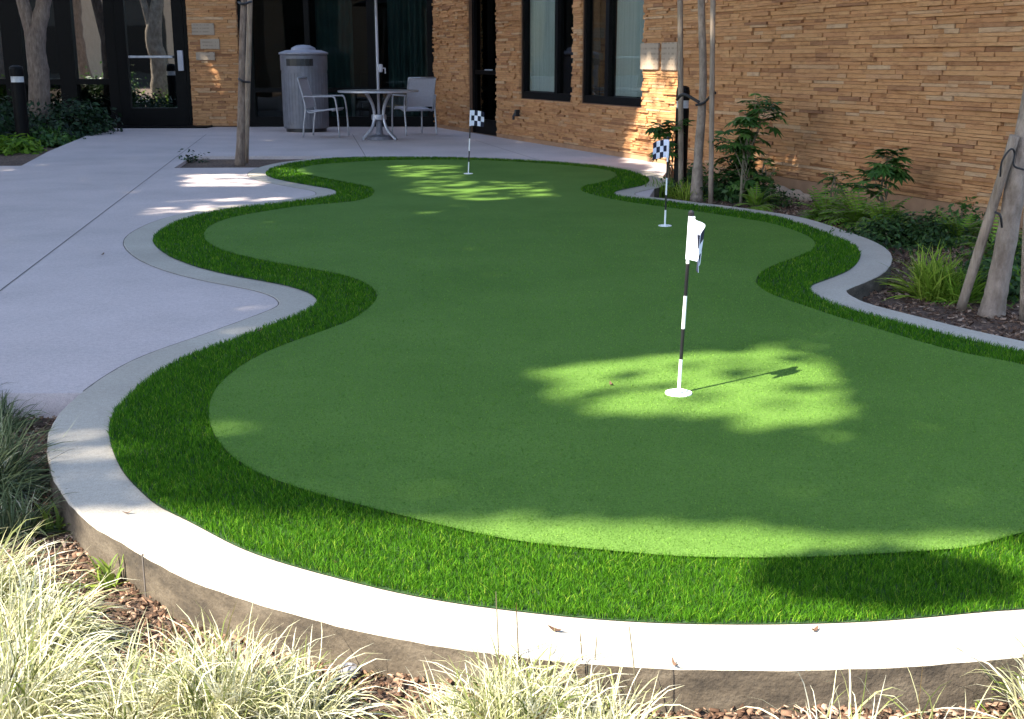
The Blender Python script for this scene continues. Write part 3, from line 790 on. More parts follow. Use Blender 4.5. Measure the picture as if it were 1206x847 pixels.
# ------------------------------------------------------------------ trees in view
def crown_pts(c, rad, n, seed):
    r = np.random.RandomState(seed); cl = r.normal(0, .5, (26, 3))*np.array(rad)+np.array(c)
    k = r.randint(0, 26, n); p = cl[k]+r.normal(0, .22, (n, 3)); p = p[p[:, 2] > c[2]-rad[2]*.9]
    return p
def vtree(name, label, base, path, rads, cc, seed, mat='barkpale', extra=[], n=2600, crad=(.9, .9, .8)):
    base = Vector(base); e = empty(name, base, label, 'tree')
    tp = curve([Vector(p)-base for p in path], 6)
    rr = random.Random(seed); m = len(tp)
    rad = [np.interp(k/(m-1), np.linspace(0, 1, len(rads)), rads)*rr.uniform(.95, 1.06) for k in range(m)]
    parts = [tube(tp, rad, 14)]
    for ex in extra: q = curve([Vector(p)-base for p in ex[0]], 5); parts.append(tube(q, [np.interp(k/(len(q)-1), [0, 1], ex[1]) for k in range(len(q))], 10))
    mk('trunk', join(*parts), M[mat], e, smooth=True)
    p = crown_pts(cc, crad, n, seed); k, _ = prune(p, seed); p = p[k]-np.array(base)
    v, f, c = leafcloud(p, .075, seed); mknp('crown', v, f, M['leafdark'], e, rnd=c)
    return e
def stake(label, a, b, rad=.028, seed=0, group=None):
    a, b = Vector(a), Vector(b); e = empty('tree_stake', a, label, 'stake', group)
    q = [(b-a)*t for t in np.linspace(0, 1, 9)]
    mk('pole', tube(q, [rad*random.uniform(.95, 1.05) for _ in q], 10), M['stake'], e, smooth=True)
    return e
def tie(label, pts, r=.012):
    pts = [Vector(p) for p in pts]; c = pts[0]
    o = mk('tree_tie', tube([p-c for p in curve(pts, 6)], r, 6), M['tie'], smooth=True); o.location = c
    tag(o, label, 'tie', 'rubber ties between trees and stakes'); return o
z_b = GZ
# middle tree
D1 = G(820, 238, z_b).y
vtree('young_tree', 'slender young tree held between two poles in the right bed by the windows', G(820, 238, z_b),
      [G(820, 238, z_b), P(822, 190, D1), P(828, 100, D1), P(826, 0, D1), P(828, -70, D1)], [.062, .044, .036, .034, .03], (P(826, -260, D1).x, D1+.3, 4.4), 5, crad=(.8, .8, .9))
stake('left of two pale poles beside the slender middle tree', G(802, 231, z_b), P(801, -30, D1+.25), .027, 1, 'poles staking the middle tree')
stake('right of two pale poles beside the slender middle tree', G(837, 241, z_b), P(840, -30, D1-.1), .024, 2, 'poles staking the middle tree')
tie('dark strap from the middle tree to its right pole', [P(819, 124, D1-.06), P(829, 121, D1-.06), P(836, 114, D1-.1), P(843, 109, D1-.13)])
tie('dark strap looped round the left pole of the middle tree', [P(797, 118, D1+.2), P(801, 113, D1+.16), P(808, 112, D1+.1), P(824, 121, D1-.02)], .016)
# patio tree in its well
D2 = G(283, 195, -.045).y
vtree('young_tree', 'slender young tree in the soil square cut into the patio', G(282.5, 195, -.045),
      [G(282.5, 195, -.045), P(284, 150, D2), P(284.5, 100, D2), P(285.5, 40, D2), P(287, 0, D2), P(287, -60, D2)], [.062, .05, .04, .035, .034, .03], (P(287, -250, D2).x, D2, 4.6), 6, 'bark')
stake('pale pole tied beside the slender patio tree', G(289.5, 192.5, -.045), P(295, -30, D2+.2), .034, 3)
tie('dark tie round the patio tree and its pole', [P(281, 93, D2-.05), P(286, 96, D2-.12), P(294, 97, D2+.1)], .014)
tie('upper dark tie round the patio tree near the frame top', [P(281, 3, D2-.05), P(286, 5, D2-.12), P(296, 2, D2+.1)], .014)
# right tree
B3 = G(1167, 373, z_b); D3 = B3.y
vtree('leaning_tree', 'thick leaning tree trunk at the right edge of the bed', B3,
      [B3, P(1172, 350, D3), P(1184, 290, D3), P(1197, 215, D3), P(1208, 150, D3), P(1232, 20, D3), P(1250, -150, D3)], [.072, .060, .053, .050, .048, .045, .04], (P(1250, -420, D3).x+.3, D3, 3.9), 7)
stake('bark covered pole leaning against the tree at the right edge', G(1131, 366, z_b), P(1195, 160, D3-.06), .026, 4, 'poles staking the right tree')
stake('pole cut off by the right edge of the photo', G(1206, 380, z_b), P(1216, 150, D3-.4), .026, 5, 'poles staking the right tree')
tie('thin dark wire looped from the leaning pole to the right tree', [P(1178, 208, D3-.1), P(1180, 190, D3-.12), P(1190, 176, D3-.12), P(1195, 180, D3-.1), P(1194, 195, D3-.1), P(1206, 200, D3-.1)], .005)
tie('dark wire lower down round the leaning pole', [P(1172, 250, D3-.08), P(1178, 254, D3-.12), P(1180, 268, D3-.1)], .006)
# left background tree with a fork
D4 = 20.6
B4 = Vector((P(47, 100, D4).x, D4, z_b))
vtree('forked_tree', 'forked tree trunk in the dark planting at the far left', B4,
      [B4, P(47, 150, D4), P(46, 90, D4), P(42, 50, D4), P(50, 10, D4), P(58, -40, D4)], [.21, .18, .17, .16, .12, .11], (B4.x, D4, 4.6), 8, 'bark',
      extra=[([P(42, 52, D4), P(32, 20, D4), P(22, -15, D4), P(10, -60, D4)], (.13, .08))])
# tree on the left outside the frame, seen mirrored in the door glass
B5 = Vector((-9.4, 12.4, z_b))
e5 = vtree('courtyard_tree', 'multi stemmed tree on a green strip, mirrored in the glass door', B5,
      [B5, B5+Vector((.05, 0, 1.2)), B5+Vector((-.05, 0, 2.0)), B5+Vector((.4, 0, 4))], [.3, .22, .2, .1], (-9.4, 12.4, 4.6), 9, extra=[([B5+Vector((0, 0, 1.7)), B5+Vector((-.5, 0, 3.8))], (.13, .06))])

# ------------------------------------------------------------------ bollard lights
def bollard(label, base, h, rad):
    e = empty('bollard_light', base, label, 'bollard light', 'bollard lights in the beds')
    mk('post', lathe([(rad*1.15, 0), (rad*1.15, .03), (rad, .04), (rad, h*.80)], 20), M['bronze'], e, smooth=False)
    mk('lens', lathe([(rad*.92, h*.80), (rad*.92, h*.87)], 20), M['lamp_band'], e)
    mk('cap', lathe([(rad*1.02, h*.87), (rad*1.02, h*.95), (rad*.9, h*.985), (rad*.4, h)], 20), M['bronze'], e)
Db = 18.3
b1 = Vector((P(26, 150, Db).x, Db, z_b)); hh = P(26, 77, Db).z-z_b
bollard('dark bollard light with a white band in the far left planting', b1, hh, .10)
Dm = D1+.55
b2 = Vector((P(803, 150, Dm).x, Dm, z_b)); hh = P(803, 101, Dm).z-z_b
bollard('black bollard light behind the left pole of the middle tree', b2, hh, .065)

# ------------------------------------------------------------------ patio furniture
def make_chair(label, loc, rz, group='patio chairs by the round table'):
    e = empty('patio_chair', loc, label, 'chair', group, rz)         # faces +x
    w = .27
    for s in (-1, 1):
        mk('leg', tube(curve([(.30, s*w, 0), (.285, s*w, .35), (.25, s*w, .60), (.20, s*w, .645)], 5), .015, 8), M['alu'], e, smooth=True)
        mk('leg', tube(curve([(-.30, s*w, 0), (-.27, s*w, .25), (-.24, s*w, .45), (-.27, s*w, .63)], 5), .015, 8), M['alu'], e, smooth=True)
        arm = box((-.03, s*w, .640), (.50, .045, .022), .008)
        mk('armrest', arm, M['alu'], e)
    rails = []
    for s in (-1, 1):
        rails.append(tube(curve([(.24, s*.235, .445), (.0, s*.235, .42), (-.22, s*.235, .40), (-.28, s*.235, .62), (-.36, s*.235, .92)], 6), .013, 8))
    rails.append(tube([(.2, -w, .42), (.2, w, .42)], .012, 8)); rails.append(tube([(-.24, -w, .40), (-.24, w, .40)], .012, 8))
    rails.append(tube([(-.36, -.235, .92), (-.36, .235, .92)], .014, 8))
    mk('frame', join(*rails), M['alu'], e, smooth=True)
    def sheet(prof, hw, th=.008):
        V = []; Fc = []
        for (x, z, dx, dz) in prof:
            for s, t_ in ((-hw, 0), (hw, 0), (hw, 1), (-hw, 1)): V.append((x-dx*t_*th, s, z-dz*t_*th))
        for i in range(len(prof)-1):
            for k in range(4): j = (k+1) % 4; Fc.append((i*4+k, i*4+j, i*4+4+j, i*4+4+k))
        Fc += [(0, 3, 2, 1), tuple(len(V)-4+k for k in range(4))]
        return V, Fc
    mk('seat', sheet([(.25, .452, 0, 1), (.12, .43, 0, 1), (-.02, .418, 0, 1), (-.2, .418, 0, 1)], .228), M['sling'], e)
    mk('backrest', sheet([(-.235, .46, 1, .3), (-.27, .62, 1, .3), (-.32, .78, 1, .3), (-.36, .93, 1, .3)], .228), M['sling'], e)
    return e
tb = G(447, 164)
t0 = empty('round_table', (tb.x, tb.y, -.004), 'round patio table on four bowed metal legs with an umbrella through it', 'table')
Rt = .61
mk('tabletop', lathe([(Rt-.03, .715), (Rt, .722), (Rt, .745), (Rt-.01, .75)], 48), M['tabletop'], t0)
mk('rim', lathe([(Rt+.002, .717), (Rt+.012, .722), (Rt+.012, .745), (Rt+.002, .749)], 48), M['alu'], t0)
for k in range(4):
    a = PI/4*1.15+k*PI/2; ca, sa = math.cos(a), math.sin(a)
    pr = [(.36, .012), (.31, .04), (.17, .16), (.10, .33), (.12, .5), (.2, .64), (.27, .712)]
    mk('leg', tube(curve([(x*ca, x*sa, z) for x, z in pr], 5), .024, 8), M['alu'], t0, smooth=True)
mk('hub', lathe([(.11, .30), (.115, .32), (.115, .36), (.11, .38)], 24), M['alu'], t0)
um = empty('patio_umbrella', (tb.x, tb.y, -.004), 'patio umbrella whose thin pale pole rises through the table', 'umbrella')
mk('pole', tube([(0, 0, .0), (0, 0, 2.75)], .021, 12), M['sling'], um, smooth=True)
mk('base', lathe([(.22, 0), (.22, .05), (.06, .08), (.04, .30)], 24), M['binm'], um)
mk('crank', join(box((.045, -.03, 1.08), (.07, .07, .12), .015), tube([(.08, -.03, 1.08), (.12, -.05, 1.08), (.12, -.05, 1.0)], .01, 6)), M['sling'], um)
cv = []; cf = []
for k in range(8):
    a = k*PI/4+.2; cv.append((1.35*math.cos(a), 1.35*math.sin(a), 2.32))
cv2 = [(x*.99, y*.99, z-.01) for x, y, z in cv]
V_ = cv+[(0, 0, 2.78)]+cv2+[(0, 0, 2.765)]
cf = [(k, (k+1) % 8, 8) for k in range(8)]+[(9+(k+1) % 8, 9+k, 17) for k in range(8)]+[(k, 9+k, 9+(k+1) % 8, (k+1) % 8) for k in range(8)]
mk('canopy', (V_, cf), M['canvas'], um)
cl = G(383, 161); make_chair('pale sling armchair left of the table, seen side on in front of the bin', (cl.x, cl.y+.1, -.004), math.radians(-8))
cr = G(488, 158); make_chair('pale sling armchair right of the table with its back to the camera', (cr.x, cr.y+.0, -.004), math.radians(118))
bn = G(361, 156); Rb = .385; bz0 = bn.y+.38
bi = empty('litter_bin', (P(361, 150, bz0).x, bz0, -.004), 'tall round grey litter bin with domed lid beside the glass wall', 'litter bin')
hB = P(361, 64, bz0).z
ribs = []
mk('body', lathe([(Rb*.98, .06), (Rb, .08), (Rb, hB*.80)], 40), M['binm'], bi, smooth=False)
for k in range(40):
    a = k*2*PI/40; ribs.append(xf(box((Rb+.001, 0, hB*.43), (.007, .030, hB*.66), .002), Matrix.Rotation(a, 4, 'Z')))
mk('slats', join(*ribs), M['binm'], bi)
mk('plinth', lathe([(Rb*.9, 0), (Rb*.9, .058)], 40), M['black'], bi)
mk('collar', lathe([(Rb+.012, hB*.80), (Rb+.014, hB*.985), (Rb, hB)], 40), M['binm'], bi)
mk('lid', lathe([(Rb+.03, hB+.002), (Rb+.035, hB+.03), (Rb*.78, hB+.07), (Rb*.55, hB+.075), (Rb*.52, hB+.11), (Rb*.3, hB+.15), (.02, hB+.16)], 40), M['binlid'], bi, smooth=False)
op = []
for k in range(7):
    a = -PI/2-.62+.08+k*.14*1.2; op.append(xf(box((Rb+.018, 0, hB*.90), (.02, .065, hB*.09)), Matrix.Rotation(a, 4, 'Z')))
mk('opening', join(*op), M['black'], bi)

# ------------------------------------------------------------------ golf flags
def flag_stick(label, base, top, segs, fdir, fw, fh, limp, seed, plain=0):
    """base/top world points; segs list of (fraction, colour) from the bottom"""
    base = Vector(base); top = Vector(top); e = empty('practice_flag', base, label, 'golf flag', 'flags standing in the practice holes')
    ax = top-base; f0 = 0; rad = .0065
    V = []; Fc = []; mi = []
    ringn = 12; levels = [0]
    for fr, c in segs: levels.append(fr)
    vf = tube([ax*l for l in levels], rad, ringn)
    for i in range(len(levels)-1): mi += [0 if segs[i][1] == 'w' else 1]*ringn
    mi += [0, 1]
    mk('pole', vf, M['polewhite'], e, mats=[M['poleblack']], midx=mi)
    mk('knob', move(lathe([(.006, -.012), (.011, -.006), (.011, .006), (.005, .013)], 12), ax), M['poleblack'], e)
    # cup let into the green: white lip and sunken liner
    cr_ = .046
    mk('cup', lathe([(cr_*.3, .0122), (cr_-.003, .0122), (cr_, .0165), (cr_+.003, .0165), (cr_+.004, .012)], 36), M['polewhite'], e)
    # flag cloth, chequered, hanging in folds
    nx_, nz_ = 16, 12; th = .0016
    fd = Vector(fdir).normalized(); pr = Vector((-fd.y, fd.x, 0)); tp_ = ax*(1-.012); dn = -ax.normalized()
    fv = []; ff = []; fm = []
    rr = random.Random(seed); ph = rr.uniform(0, 6)
    for side in (0, 1):
        for i in range(nx_+1):
            s = i/nx_
            for j in range(nz_+1):
                t_ = j/nz_
                hor = rad+fw*s*(1-limp*.62); fold = math.sin(s*9+ph+t_*1.3)*fw*.20*limp*s**.6
                drop = limp*fw*.42*s*s
                p_ = tp_+fd*hor+pr*(fold+(side-.5)*th*2)+dn*(t_*fh+drop*(1-.2*t_))
                fv.append(p_)
    n1 = (nx_+1)*(nz_+1)
    for side in (0, 1):
        for i in range(nx_):
            for j in range(nz_):
                a = side*n1+i*(nz_+1)+j; q = (a, a+nz_+1, a+nz_+2, a+1)
                ff.append(q if side else q[::-1]); ci = i*4//nx_; cj_ = j*3//nz_
                fm.append(0 if ci < plain else (ci+cj_) % 2)
    for i in range(nx_):
        for j in (0, nz_):
            a = i*(nz_+1)+j; ff.append((a, a+nz_+1, n1+a+nz_+1, n1+a)); fm.append(0)
    for j in range(nz_):
        for i in (0, nx_):
            a = i*(nz_+1)+j; ff.append((a, a+1, n1+a+1, n1+a)); fm.append(0)
    mk('flag', (fv, ff), M['flagwhite'], e, mats=[M['flagblack']], midx=fm)
    mk('sleeve', tube([tp_+dn*(-.002), tp_+dn*(fh+.004)], rad+.0025, 12), M['flagwhite'], e)
bN = G(799, 467); tN = P(814, 252, bN.y+.01)
flag_stick('nearest practice flag standing in the sun patch, white flag hanging limp', bN, tN, [(.21, 'w'), (.38, 'b'), (.56, 'w'), (.735, 'b'), (.95, 'w'), (1, 'b')], (.72, -.70, 0), .135, .15, .95, 3, 2)
bM_ = G(783, 268); tM = P(787, 163, bM_.y)
flag_stick('middle practice flag by the right bed, blue and white chequered', bM_, tM, [(.2, 'w'), (.37, 'b'), (.56, 'w'), (.74, 'b'), (.95, 'w'), (1, 'b')], (-1, .1, 0), .14, .13, .45, 5)
bF = G(551.5, 206); tF = P(554.5, 129, bF.y)
flag_stick('farthest practice flag near the back of the green, chequered flag to the right', bF, tF, [(.2, 'w'), (.37, 'b'), (.56, 'w'), (.76, 'b'), (.95, 'w'), (1, 'b')], (1, .1, 0), .17, .16, .3, 6)

# ------------------------------------------------------------------ planting
def ribbon_tuft(n, L, Wd, spread, seed, lean=(0, 0), base_r=.06, droop=1.0, nseg=6, rmu=.5):
    r = np.random.RandomState(seed); az_ = r.uniform(0, 2*PI, n); el = np.clip(np.abs(r.normal(0, spread, n)), 0, 1.35)
    l = L*r.uniform(.55, 1.15, n); br = base_r*np.sqrt(r.uniform(0, 1, n)); b = np.stack([np.cos(az_)*br, np.sin(az_)*br, np.zeros(n)], 1)
    az2 = az_+r.normal(0, .5, n)
    hor = np.stack([np.cos(az2), np.sin(az2)], 1)*np.sin(el)[:, None]+np.array(lean)
    d = np.concatenate([hor, np.cos(el)[:, None]], 1); d /= np.linalg.norm(d, axis=1)[:, None]
    dr_ = droop*r.uniform(.4, 1.5, n); w = Wd*r.uniform(.6, 1.3, n)
    wx = np.stack([-np.sin(az2), np.cos(az2), np.zeros(n)], 1); tw = r.normal(0, .5, n); wx[:, 2] = tw; wx /= np.linalg.norm(wx, axis=1)[:, None]
    pts = []; p = b.copy(); pts.append(p.copy()); dd = d.copy(); step = l/nseg
    side = r.normal(0, .09, (n, 2))
    for s in range(nseg):
        p = p+dd*step[:, None]; pts.append(p.copy())
        dd[:, 2] -= dr_*.28*(s+1)/nseg*1.3; dd[:, :2] += side; dd /= np.linalg.norm(dd, axis=1)[:, None]
        low = p[:, 2] < .0; p[low, 2] = .004
    prof = np.array([.7, 1, 1, .95, .8, .5, .08])[:nseg+1] if nseg == 6 else np.linspace(1, .1, nseg+1)
    Vv = np.empty((n, (nseg+1)*2, 3))
    for s in range(nseg+1):
        Vv[:, 2*s] = pts[s]-wx*(w*prof[s]/2)[:, None]; Vv[:, 2*s+1] = pts[s]+wx*(w*prof[s]/2)[:, None]
    k = (np.arange(n)*(nseg+1)*2)[:, None]
    Fs = np.stack([np.stack([k[:, 0]+2*s, k[:, 0]+2*s+1, k[:, 0]+2*s+3, k[:, 0]+2*s+2], 1) for s in range(nseg)], 1).reshape(-1, 4)
    c = np.clip(r.normal(rmu, .27, n), 0, 1); return Vv.reshape(-1, 3), Fs, np.repeat(c, nseg)
def tuft(name, label, cat, loc, n, L, Wd, spread, seed, mat, group=None, **k):
    v, f, c = ribbon_tuft(n, L, Wd, spread, seed, **k)
    o = mknp(name, v, f, M[mat], rnd=c); o.location = loc; return tag(o, label, cat, group)
gr = 'ornamental grass tussocks in the front bed'
def gp(u, v): return G(u, v, GZ)
FT = [(35, 775, 620, .245, 1.2, 'broad bleached grass tussock in the left corner, arching to the right', (.35, .05)),
      (-25, 718, 480, .245, 1.2, 'bleached grass tussock cut by the left edge at mid height of the bed', (.35, .0)),
      (20, 860, 560, .25, 1.05, 'bleached grass tussock in the bottom left corner', (.25, .05)),
      (165, 870, 420, .22, .9, 'bleached grass tussock between the corner clump and the upright clump', (.1, .0)),
      (262, 862, 800, .235, .72, 'full upright bleached tussock just left of the sprinkler head', (.0, .0)),
      (345, 862, 420, .19, .8, 'low bleached tussock close to the sprinkler head', (.1, .0)),
      (605, 885, 640, .22, .6, 'bleached tussock bottom centre with stalks crossing the white curb', (.0, .0)),
      (700, 905, 360, .20, .7, 'smaller bleached tussock right of the bottom centre one', (.1, 0)),
      (540, 905, 300, .18, .8, 'low bleached tussock left of the bottom centre one', (-.1, 0)),
      (985, 915, 60, .22, .32, 'sparse stiff pale blades at the bottom right', (.0, .0)),
      (1105, 915, 26, .21, .5, 'few pale blades beside the yellow green weed', (.1, .0)),
      (1240, 860, 110, .22, .6, 'pale grass tussock at the bottom right corner', (-.2, .0))]
for k, (u, v, n, L, spd, lb, ln) in enumerate(FT):
    q = gp(u, v); tuft('grass_tussock', lb, 'grass', q, int(n*1.35), L, .0037, spd, 100+k, 'straw', gr, lean=ln, base_r=.07, droop=1.55, rmu=.62)
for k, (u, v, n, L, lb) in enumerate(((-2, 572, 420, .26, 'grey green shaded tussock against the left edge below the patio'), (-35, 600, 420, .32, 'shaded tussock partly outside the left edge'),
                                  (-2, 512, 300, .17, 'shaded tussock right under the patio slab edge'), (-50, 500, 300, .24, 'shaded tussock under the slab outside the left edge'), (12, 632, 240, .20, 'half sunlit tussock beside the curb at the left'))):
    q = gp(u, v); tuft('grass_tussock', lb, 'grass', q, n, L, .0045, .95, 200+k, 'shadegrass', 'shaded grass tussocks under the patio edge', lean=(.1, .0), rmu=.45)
# stray seed stalks
for k, (u, v, tu, tv) in enumerate(((588, 800, 584, 697), (612, 795, 608, 710), (745, 830, 741, 738), (684, 800, 683, 745), (702, 800, 703, 750))):
    a = gp(u, v+30); b = P(tu, tv, a.y-.02)
    o = mk('grass_stalk', tube([p-a for p in curve([a, (a+b)/2+Vector((random.uniform(-.01, .01), 0, 0)), b], 5)], [.0016, .0016, .0015, .0015, .0014, .0014, .0013, .0012, .0012, .0012, .0008], 5), M['straw' if k % 2 else 'stem']); o.location = a
    tag(o, ('dry stalk leaning over the curb, leftmost of five', 'dry stalk second from the left over the curb', 'tall dark stalk rightmost over the curb, taller than its neighbours', 'short pale stalk in the middle of the five', 'short stalk just left of the tall dark one')[k], 'grass stalk', 'dry stalks crossing the white curb')
# weeds
for k, (u, v, n, L, lb) in enumerate(((1150, 815, 60, .10, 'yellow green weed at the bottom right'), (1196, 808, 40, .10, 'yellow green weed touching the right edge'), (128, 690, 26, .10, 'small green weed against the curb face on the left'), (62, 625, 20, .10, 'small weed at the foot of the curb near the shaded grass'), (943, 835, 14, .05, 'tiny round weed under the curb'))):
    tuft('weed', lb, 'weed', gp(u, v), n, L, .009, .8, 300+k, 'weed', 'weeds in the front bed', base_r=.02, droop=.8)
fb = gp(1062, 822); fe = empty('flower', fb, 'tiny pink flower on a thin stem in front of the curb', 'flower')
mk('stem', tube([(0, 0, 0), (.004, 0, .05), (0, 0, .085)], .001, 5), M['stem'], fe)
pt = []
for k in range(5):
    a = k*2*PI/5; pt.append(([(0, 0, .085), (.010*math.cos(a-.4), .010*math.sin(a-.4), .090), (.016*math.cos(a), .016*math.sin(a), .094), (.010*math.cos(a+.4), .010*math.sin(a+.4), .090)], [(0, 1, 2, 3)]))
mk('petals', join(*pt), M['petal'], fe)
# fallen leaves and grit on the curb and patio
FL = [(513, 701, 'dry curled leaf on the white curb left of the stalks'), (795, 783, 'dark scrap of leaf at the outer edge of the curb'), (655, 742, 'small brown leaf on the front curb'), (150, 604, 'small dry leaf on the left curb bend'), (305, 392, 'small leaf where the patio joint bends'), (120, 300, 'brown leaf lying alone on the open patio'), (720, 456, 'pale speck of leaf on the green left of the near flag'), (960, 742, 'small leaf on the curb front right'), (395, 662, 'leaf caught at the turf edge front left')]
for k, (u, v, lb) in enumerate(FL):
    q = G(u, v, .004); rr = random.Random(k); sz = .016*rr.uniform(.7, 1.3)*(1+.5*(v < 420)); vv = []; ang = rr.uniform(0, 6)
    for i in range(5):
        t_ = i/4; wd = sz*.32*math.sin(PI*(.08+.88*t_)); x = (t_-.5)*sz*2; z = .010*(2*t_-1)**2*rr.uniform(.5, 1.2)
        for sg in (-1, 1): vv.append((x*math.cos(ang)-sg*wd*math.sin(ang), x*math.sin(ang)+sg*wd*math.cos(ang), z+.003))
    o = mk('fallen_leaf', (vv, [(2*i, 2*i+2, 2*i+3, 2*i+1) for i in range(4)]), M['chips'], rnd=[rr.uniform(.1, .6)]*4); o.location = (q.x, q.y, .001 if v > 500 or 300 > u else .012)
    tag(o, lb, 'fallen leaf', 'fallen leaves')
# sprinkler head
sq = gp(410, 800); se = empty('sprinkler_head', (sq.x, sq.y, sq.z+.004), 'black and grey pop up sprinkler head beside the upright tussock', 'sprinkler')
mk('body', lathe([(.028, -.03), (.028, .012), (.024, .018)], 24), M['black'], se)
mk('cap', lathe([(.021, .0182), (.020, .026), (.010, .030), (.010, .025), (.004, .025)], 24), M['alu'], se)
# mulch chips
def chips(name, label, n, dens_fn, seed, size):
    r = np.random.RandomState(seed); q = dens_fn(r, n); n = len(q)
    a = r.uniform(0, PI, n); l = size*r.uniform(.4, 1.6, n); w = l*r.uniform(.2, .5, n); h = .001+r.uniform(0, .003, n)
    tx, ty = np.cos(a), np.sin(a); tl = r.normal(0, .35, n); z = gheight(q[:, 0], q[:, 1])+.004+r.uniform(0, .008, n)
    C = np.stack([q[:, 0], q[:, 1], z], 1); A = np.stack([tx*l/2, ty*l/2, tl*l/2], 1); B = np.stack([-ty*w/2, tx*w/2, r.normal(0, .6, n)*w/2], 1); U = np.stack([np.zeros(n), np.zeros(n), h], 1)
    Vv = np.stack([C-A-B, C+A-B*.6, C+A*.9+B, C-A*.8+B, C-A-B+U, C+A-B*.6+U, C+A*.9+B+U, C-A*.8+B+U], 1).reshape(-1, 3)
    k = np.arange(n)*8; fs = [(4, 5, 6, 7), (0, 1, 5, 4), (1, 2, 6, 5), (2, 3, 7, 6), (3, 0, 4, 7)]
    Fs = np.stack([np.stack([k+i for i in f], 1) for f in fs], 1).reshape(-1, 4)
    o = mknp(name, Vv, Fs, M['chips'], rnd=np.repeat(r.uniform(0, 1, n), 5)); return tag(o, label, 'mulch', kind='stuff')
cpoly = cout[::2]
def front(r, n):
    y = r.uniform(1.7, 4.4, n); x = r.uniform(-.55, .6, n)*y; q = np.stack([x, y], 1); return q[~pip(q, cpoly)]
def right(r, n):
    y = r.uniform(4.5, 11.8, n); x = r.uniform(.15, .55, n)*y; q = np.stack([x, y], 1); q = q[~pip(q, cpoly)]
    d = (q-np.array([P0.x, P0.y]))@np.array([N.x, N.y]); return q[d > .05]
chips('mulch', 'reddish brown wood chip mulch in the front bed', 42000, front, 1, .014)
chips('mulch', 'bark and leaf litter in the right bed', 26000, right, 2, .022)

def palm_leaf(c, d, size, r):
    """a lobed hand-shaped leaf: centre c, pointing d"""
    d = Vector(d).normalized(); s = d.cross(Vector((0, 0, 1))).normalized() if abs(d.z) < .98 else Vector((1, 0, 0)); nrm = s.cross(d)
    V = []; Fc = []
    for k in range(7):
        a = math.radians(-105+35*k); L = size*(1-.05*abs(k-3)); dr_ = (d*math.cos(a)+s*math.sin(a)); sd = (-d*math.sin(a)+s*math.cos(a))
        n = len(V); w = L*.17
        V += [c, c+dr_*L*.5-sd*w-nrm*L*.02, c+dr_*L-nrm*L*.22, c+dr_*L*.5+sd*w-nrm*L*.02]
        Fc.append((n, n+1, n+2, n+3))
    return V, Fc
def fatsia(label, base, heads, size=.12, nl=8, seed=0, group='broad leaved shrubs against the stone wall'):
    base = Vector(base); r = random.Random(seed); e = empty('broad_leaf_shrub', base, label, 'shrub', group)
    st = []; lv = []; rn = []
    top_ = max((Vector(h) for h in heads), key=lambda h: h.z)
    st.append(tube([p-base for p in curve([base, (base+top_)/2+Vector((-.04, 0, 0)), top_], 6)], [.013-.0007*k for k in range(13)], 7))
    for h in heads:
        h = Vector(h); zt_ = max(0.12, (h.z-base.z)*.62-.08); root = base+(top_-base)*min(1, zt_/max(.1, top_.z-base.z)); mid = (root+h)/2+Vector((0, 0, .015)); st.append(tube([p-base for p in curve([root, mid, h], 4)], [.006-.0004*k for k in range(9)], 5))
        for k in range(nl):
            a = r.uniform(0, 2*PI); el = r.uniform(-.35, .75); d = Vector((math.cos(a)*math.cos(el), math.sin(a)*math.cos(el), math.sin(el)))
            stl = size*r.uniform(.5, 1.1); c = h+d*stl; st.append(tube([h-base, c-base], .003, 4))
            vf = palm_leaf(c-base, d+Vector((0, 0, -.35)), size*r.uniform(.6, 1.0), r); lv.append(vf); rn += [min(1, max(0, r.gauss(.5, .22)))]*7
    mk('stem', join(*st), M['stem'], e); mk('foliage', join(*lv), M['leaf'], e, rnd=rn)
    return e
def hd(lst, D): return [P(u, v, D+random.uniform(-.12, .12)) for u, v in lst]
DA = D1-.1
fatsia('tall broad leaved shrub right of the middle tree', G(872, 243, GZ), hd([(890, 124), (902, 130), (880, 140), (897, 145), (868, 152), (885, 160), (860, 168), (876, 175), (862, 185), (885, 190), (870, 200), (880, 212), (858, 215), (890, 222), (868, 228)], DA+.1), .14, 11, 1)
fatsia('broad leaved shrub left of the middle tree behind the chequered flag', G(790, 226, GZ), hd([(776, 150), (785, 153), (778, 166), (790, 168), (783, 180), (795, 150)], D1+.5), .12, 9, 2)
DC = G(1045, 262, GZ).y
fatsia('umbrella shaped broad leaved shrub above the ferns', G(1042, 262, GZ), hd([(1045, 188), (1040, 197), (1052, 200), (1030, 212), (1020, 222)], DC), .13, 12, 3)
fatsia('small broad leaved shrub left of the umbrella shaped one', G(985, 255, GZ), hd([(983, 208), (988, 216), (980, 224)], G(985, 252, GZ).y), .09, 8, 4)
fatsia('leggy broad leaved seedling low against the wall', G(905, 232, GZ), hd([(900, 190), (912, 200), (895, 208)], D1+.9), .07, 6, 5)
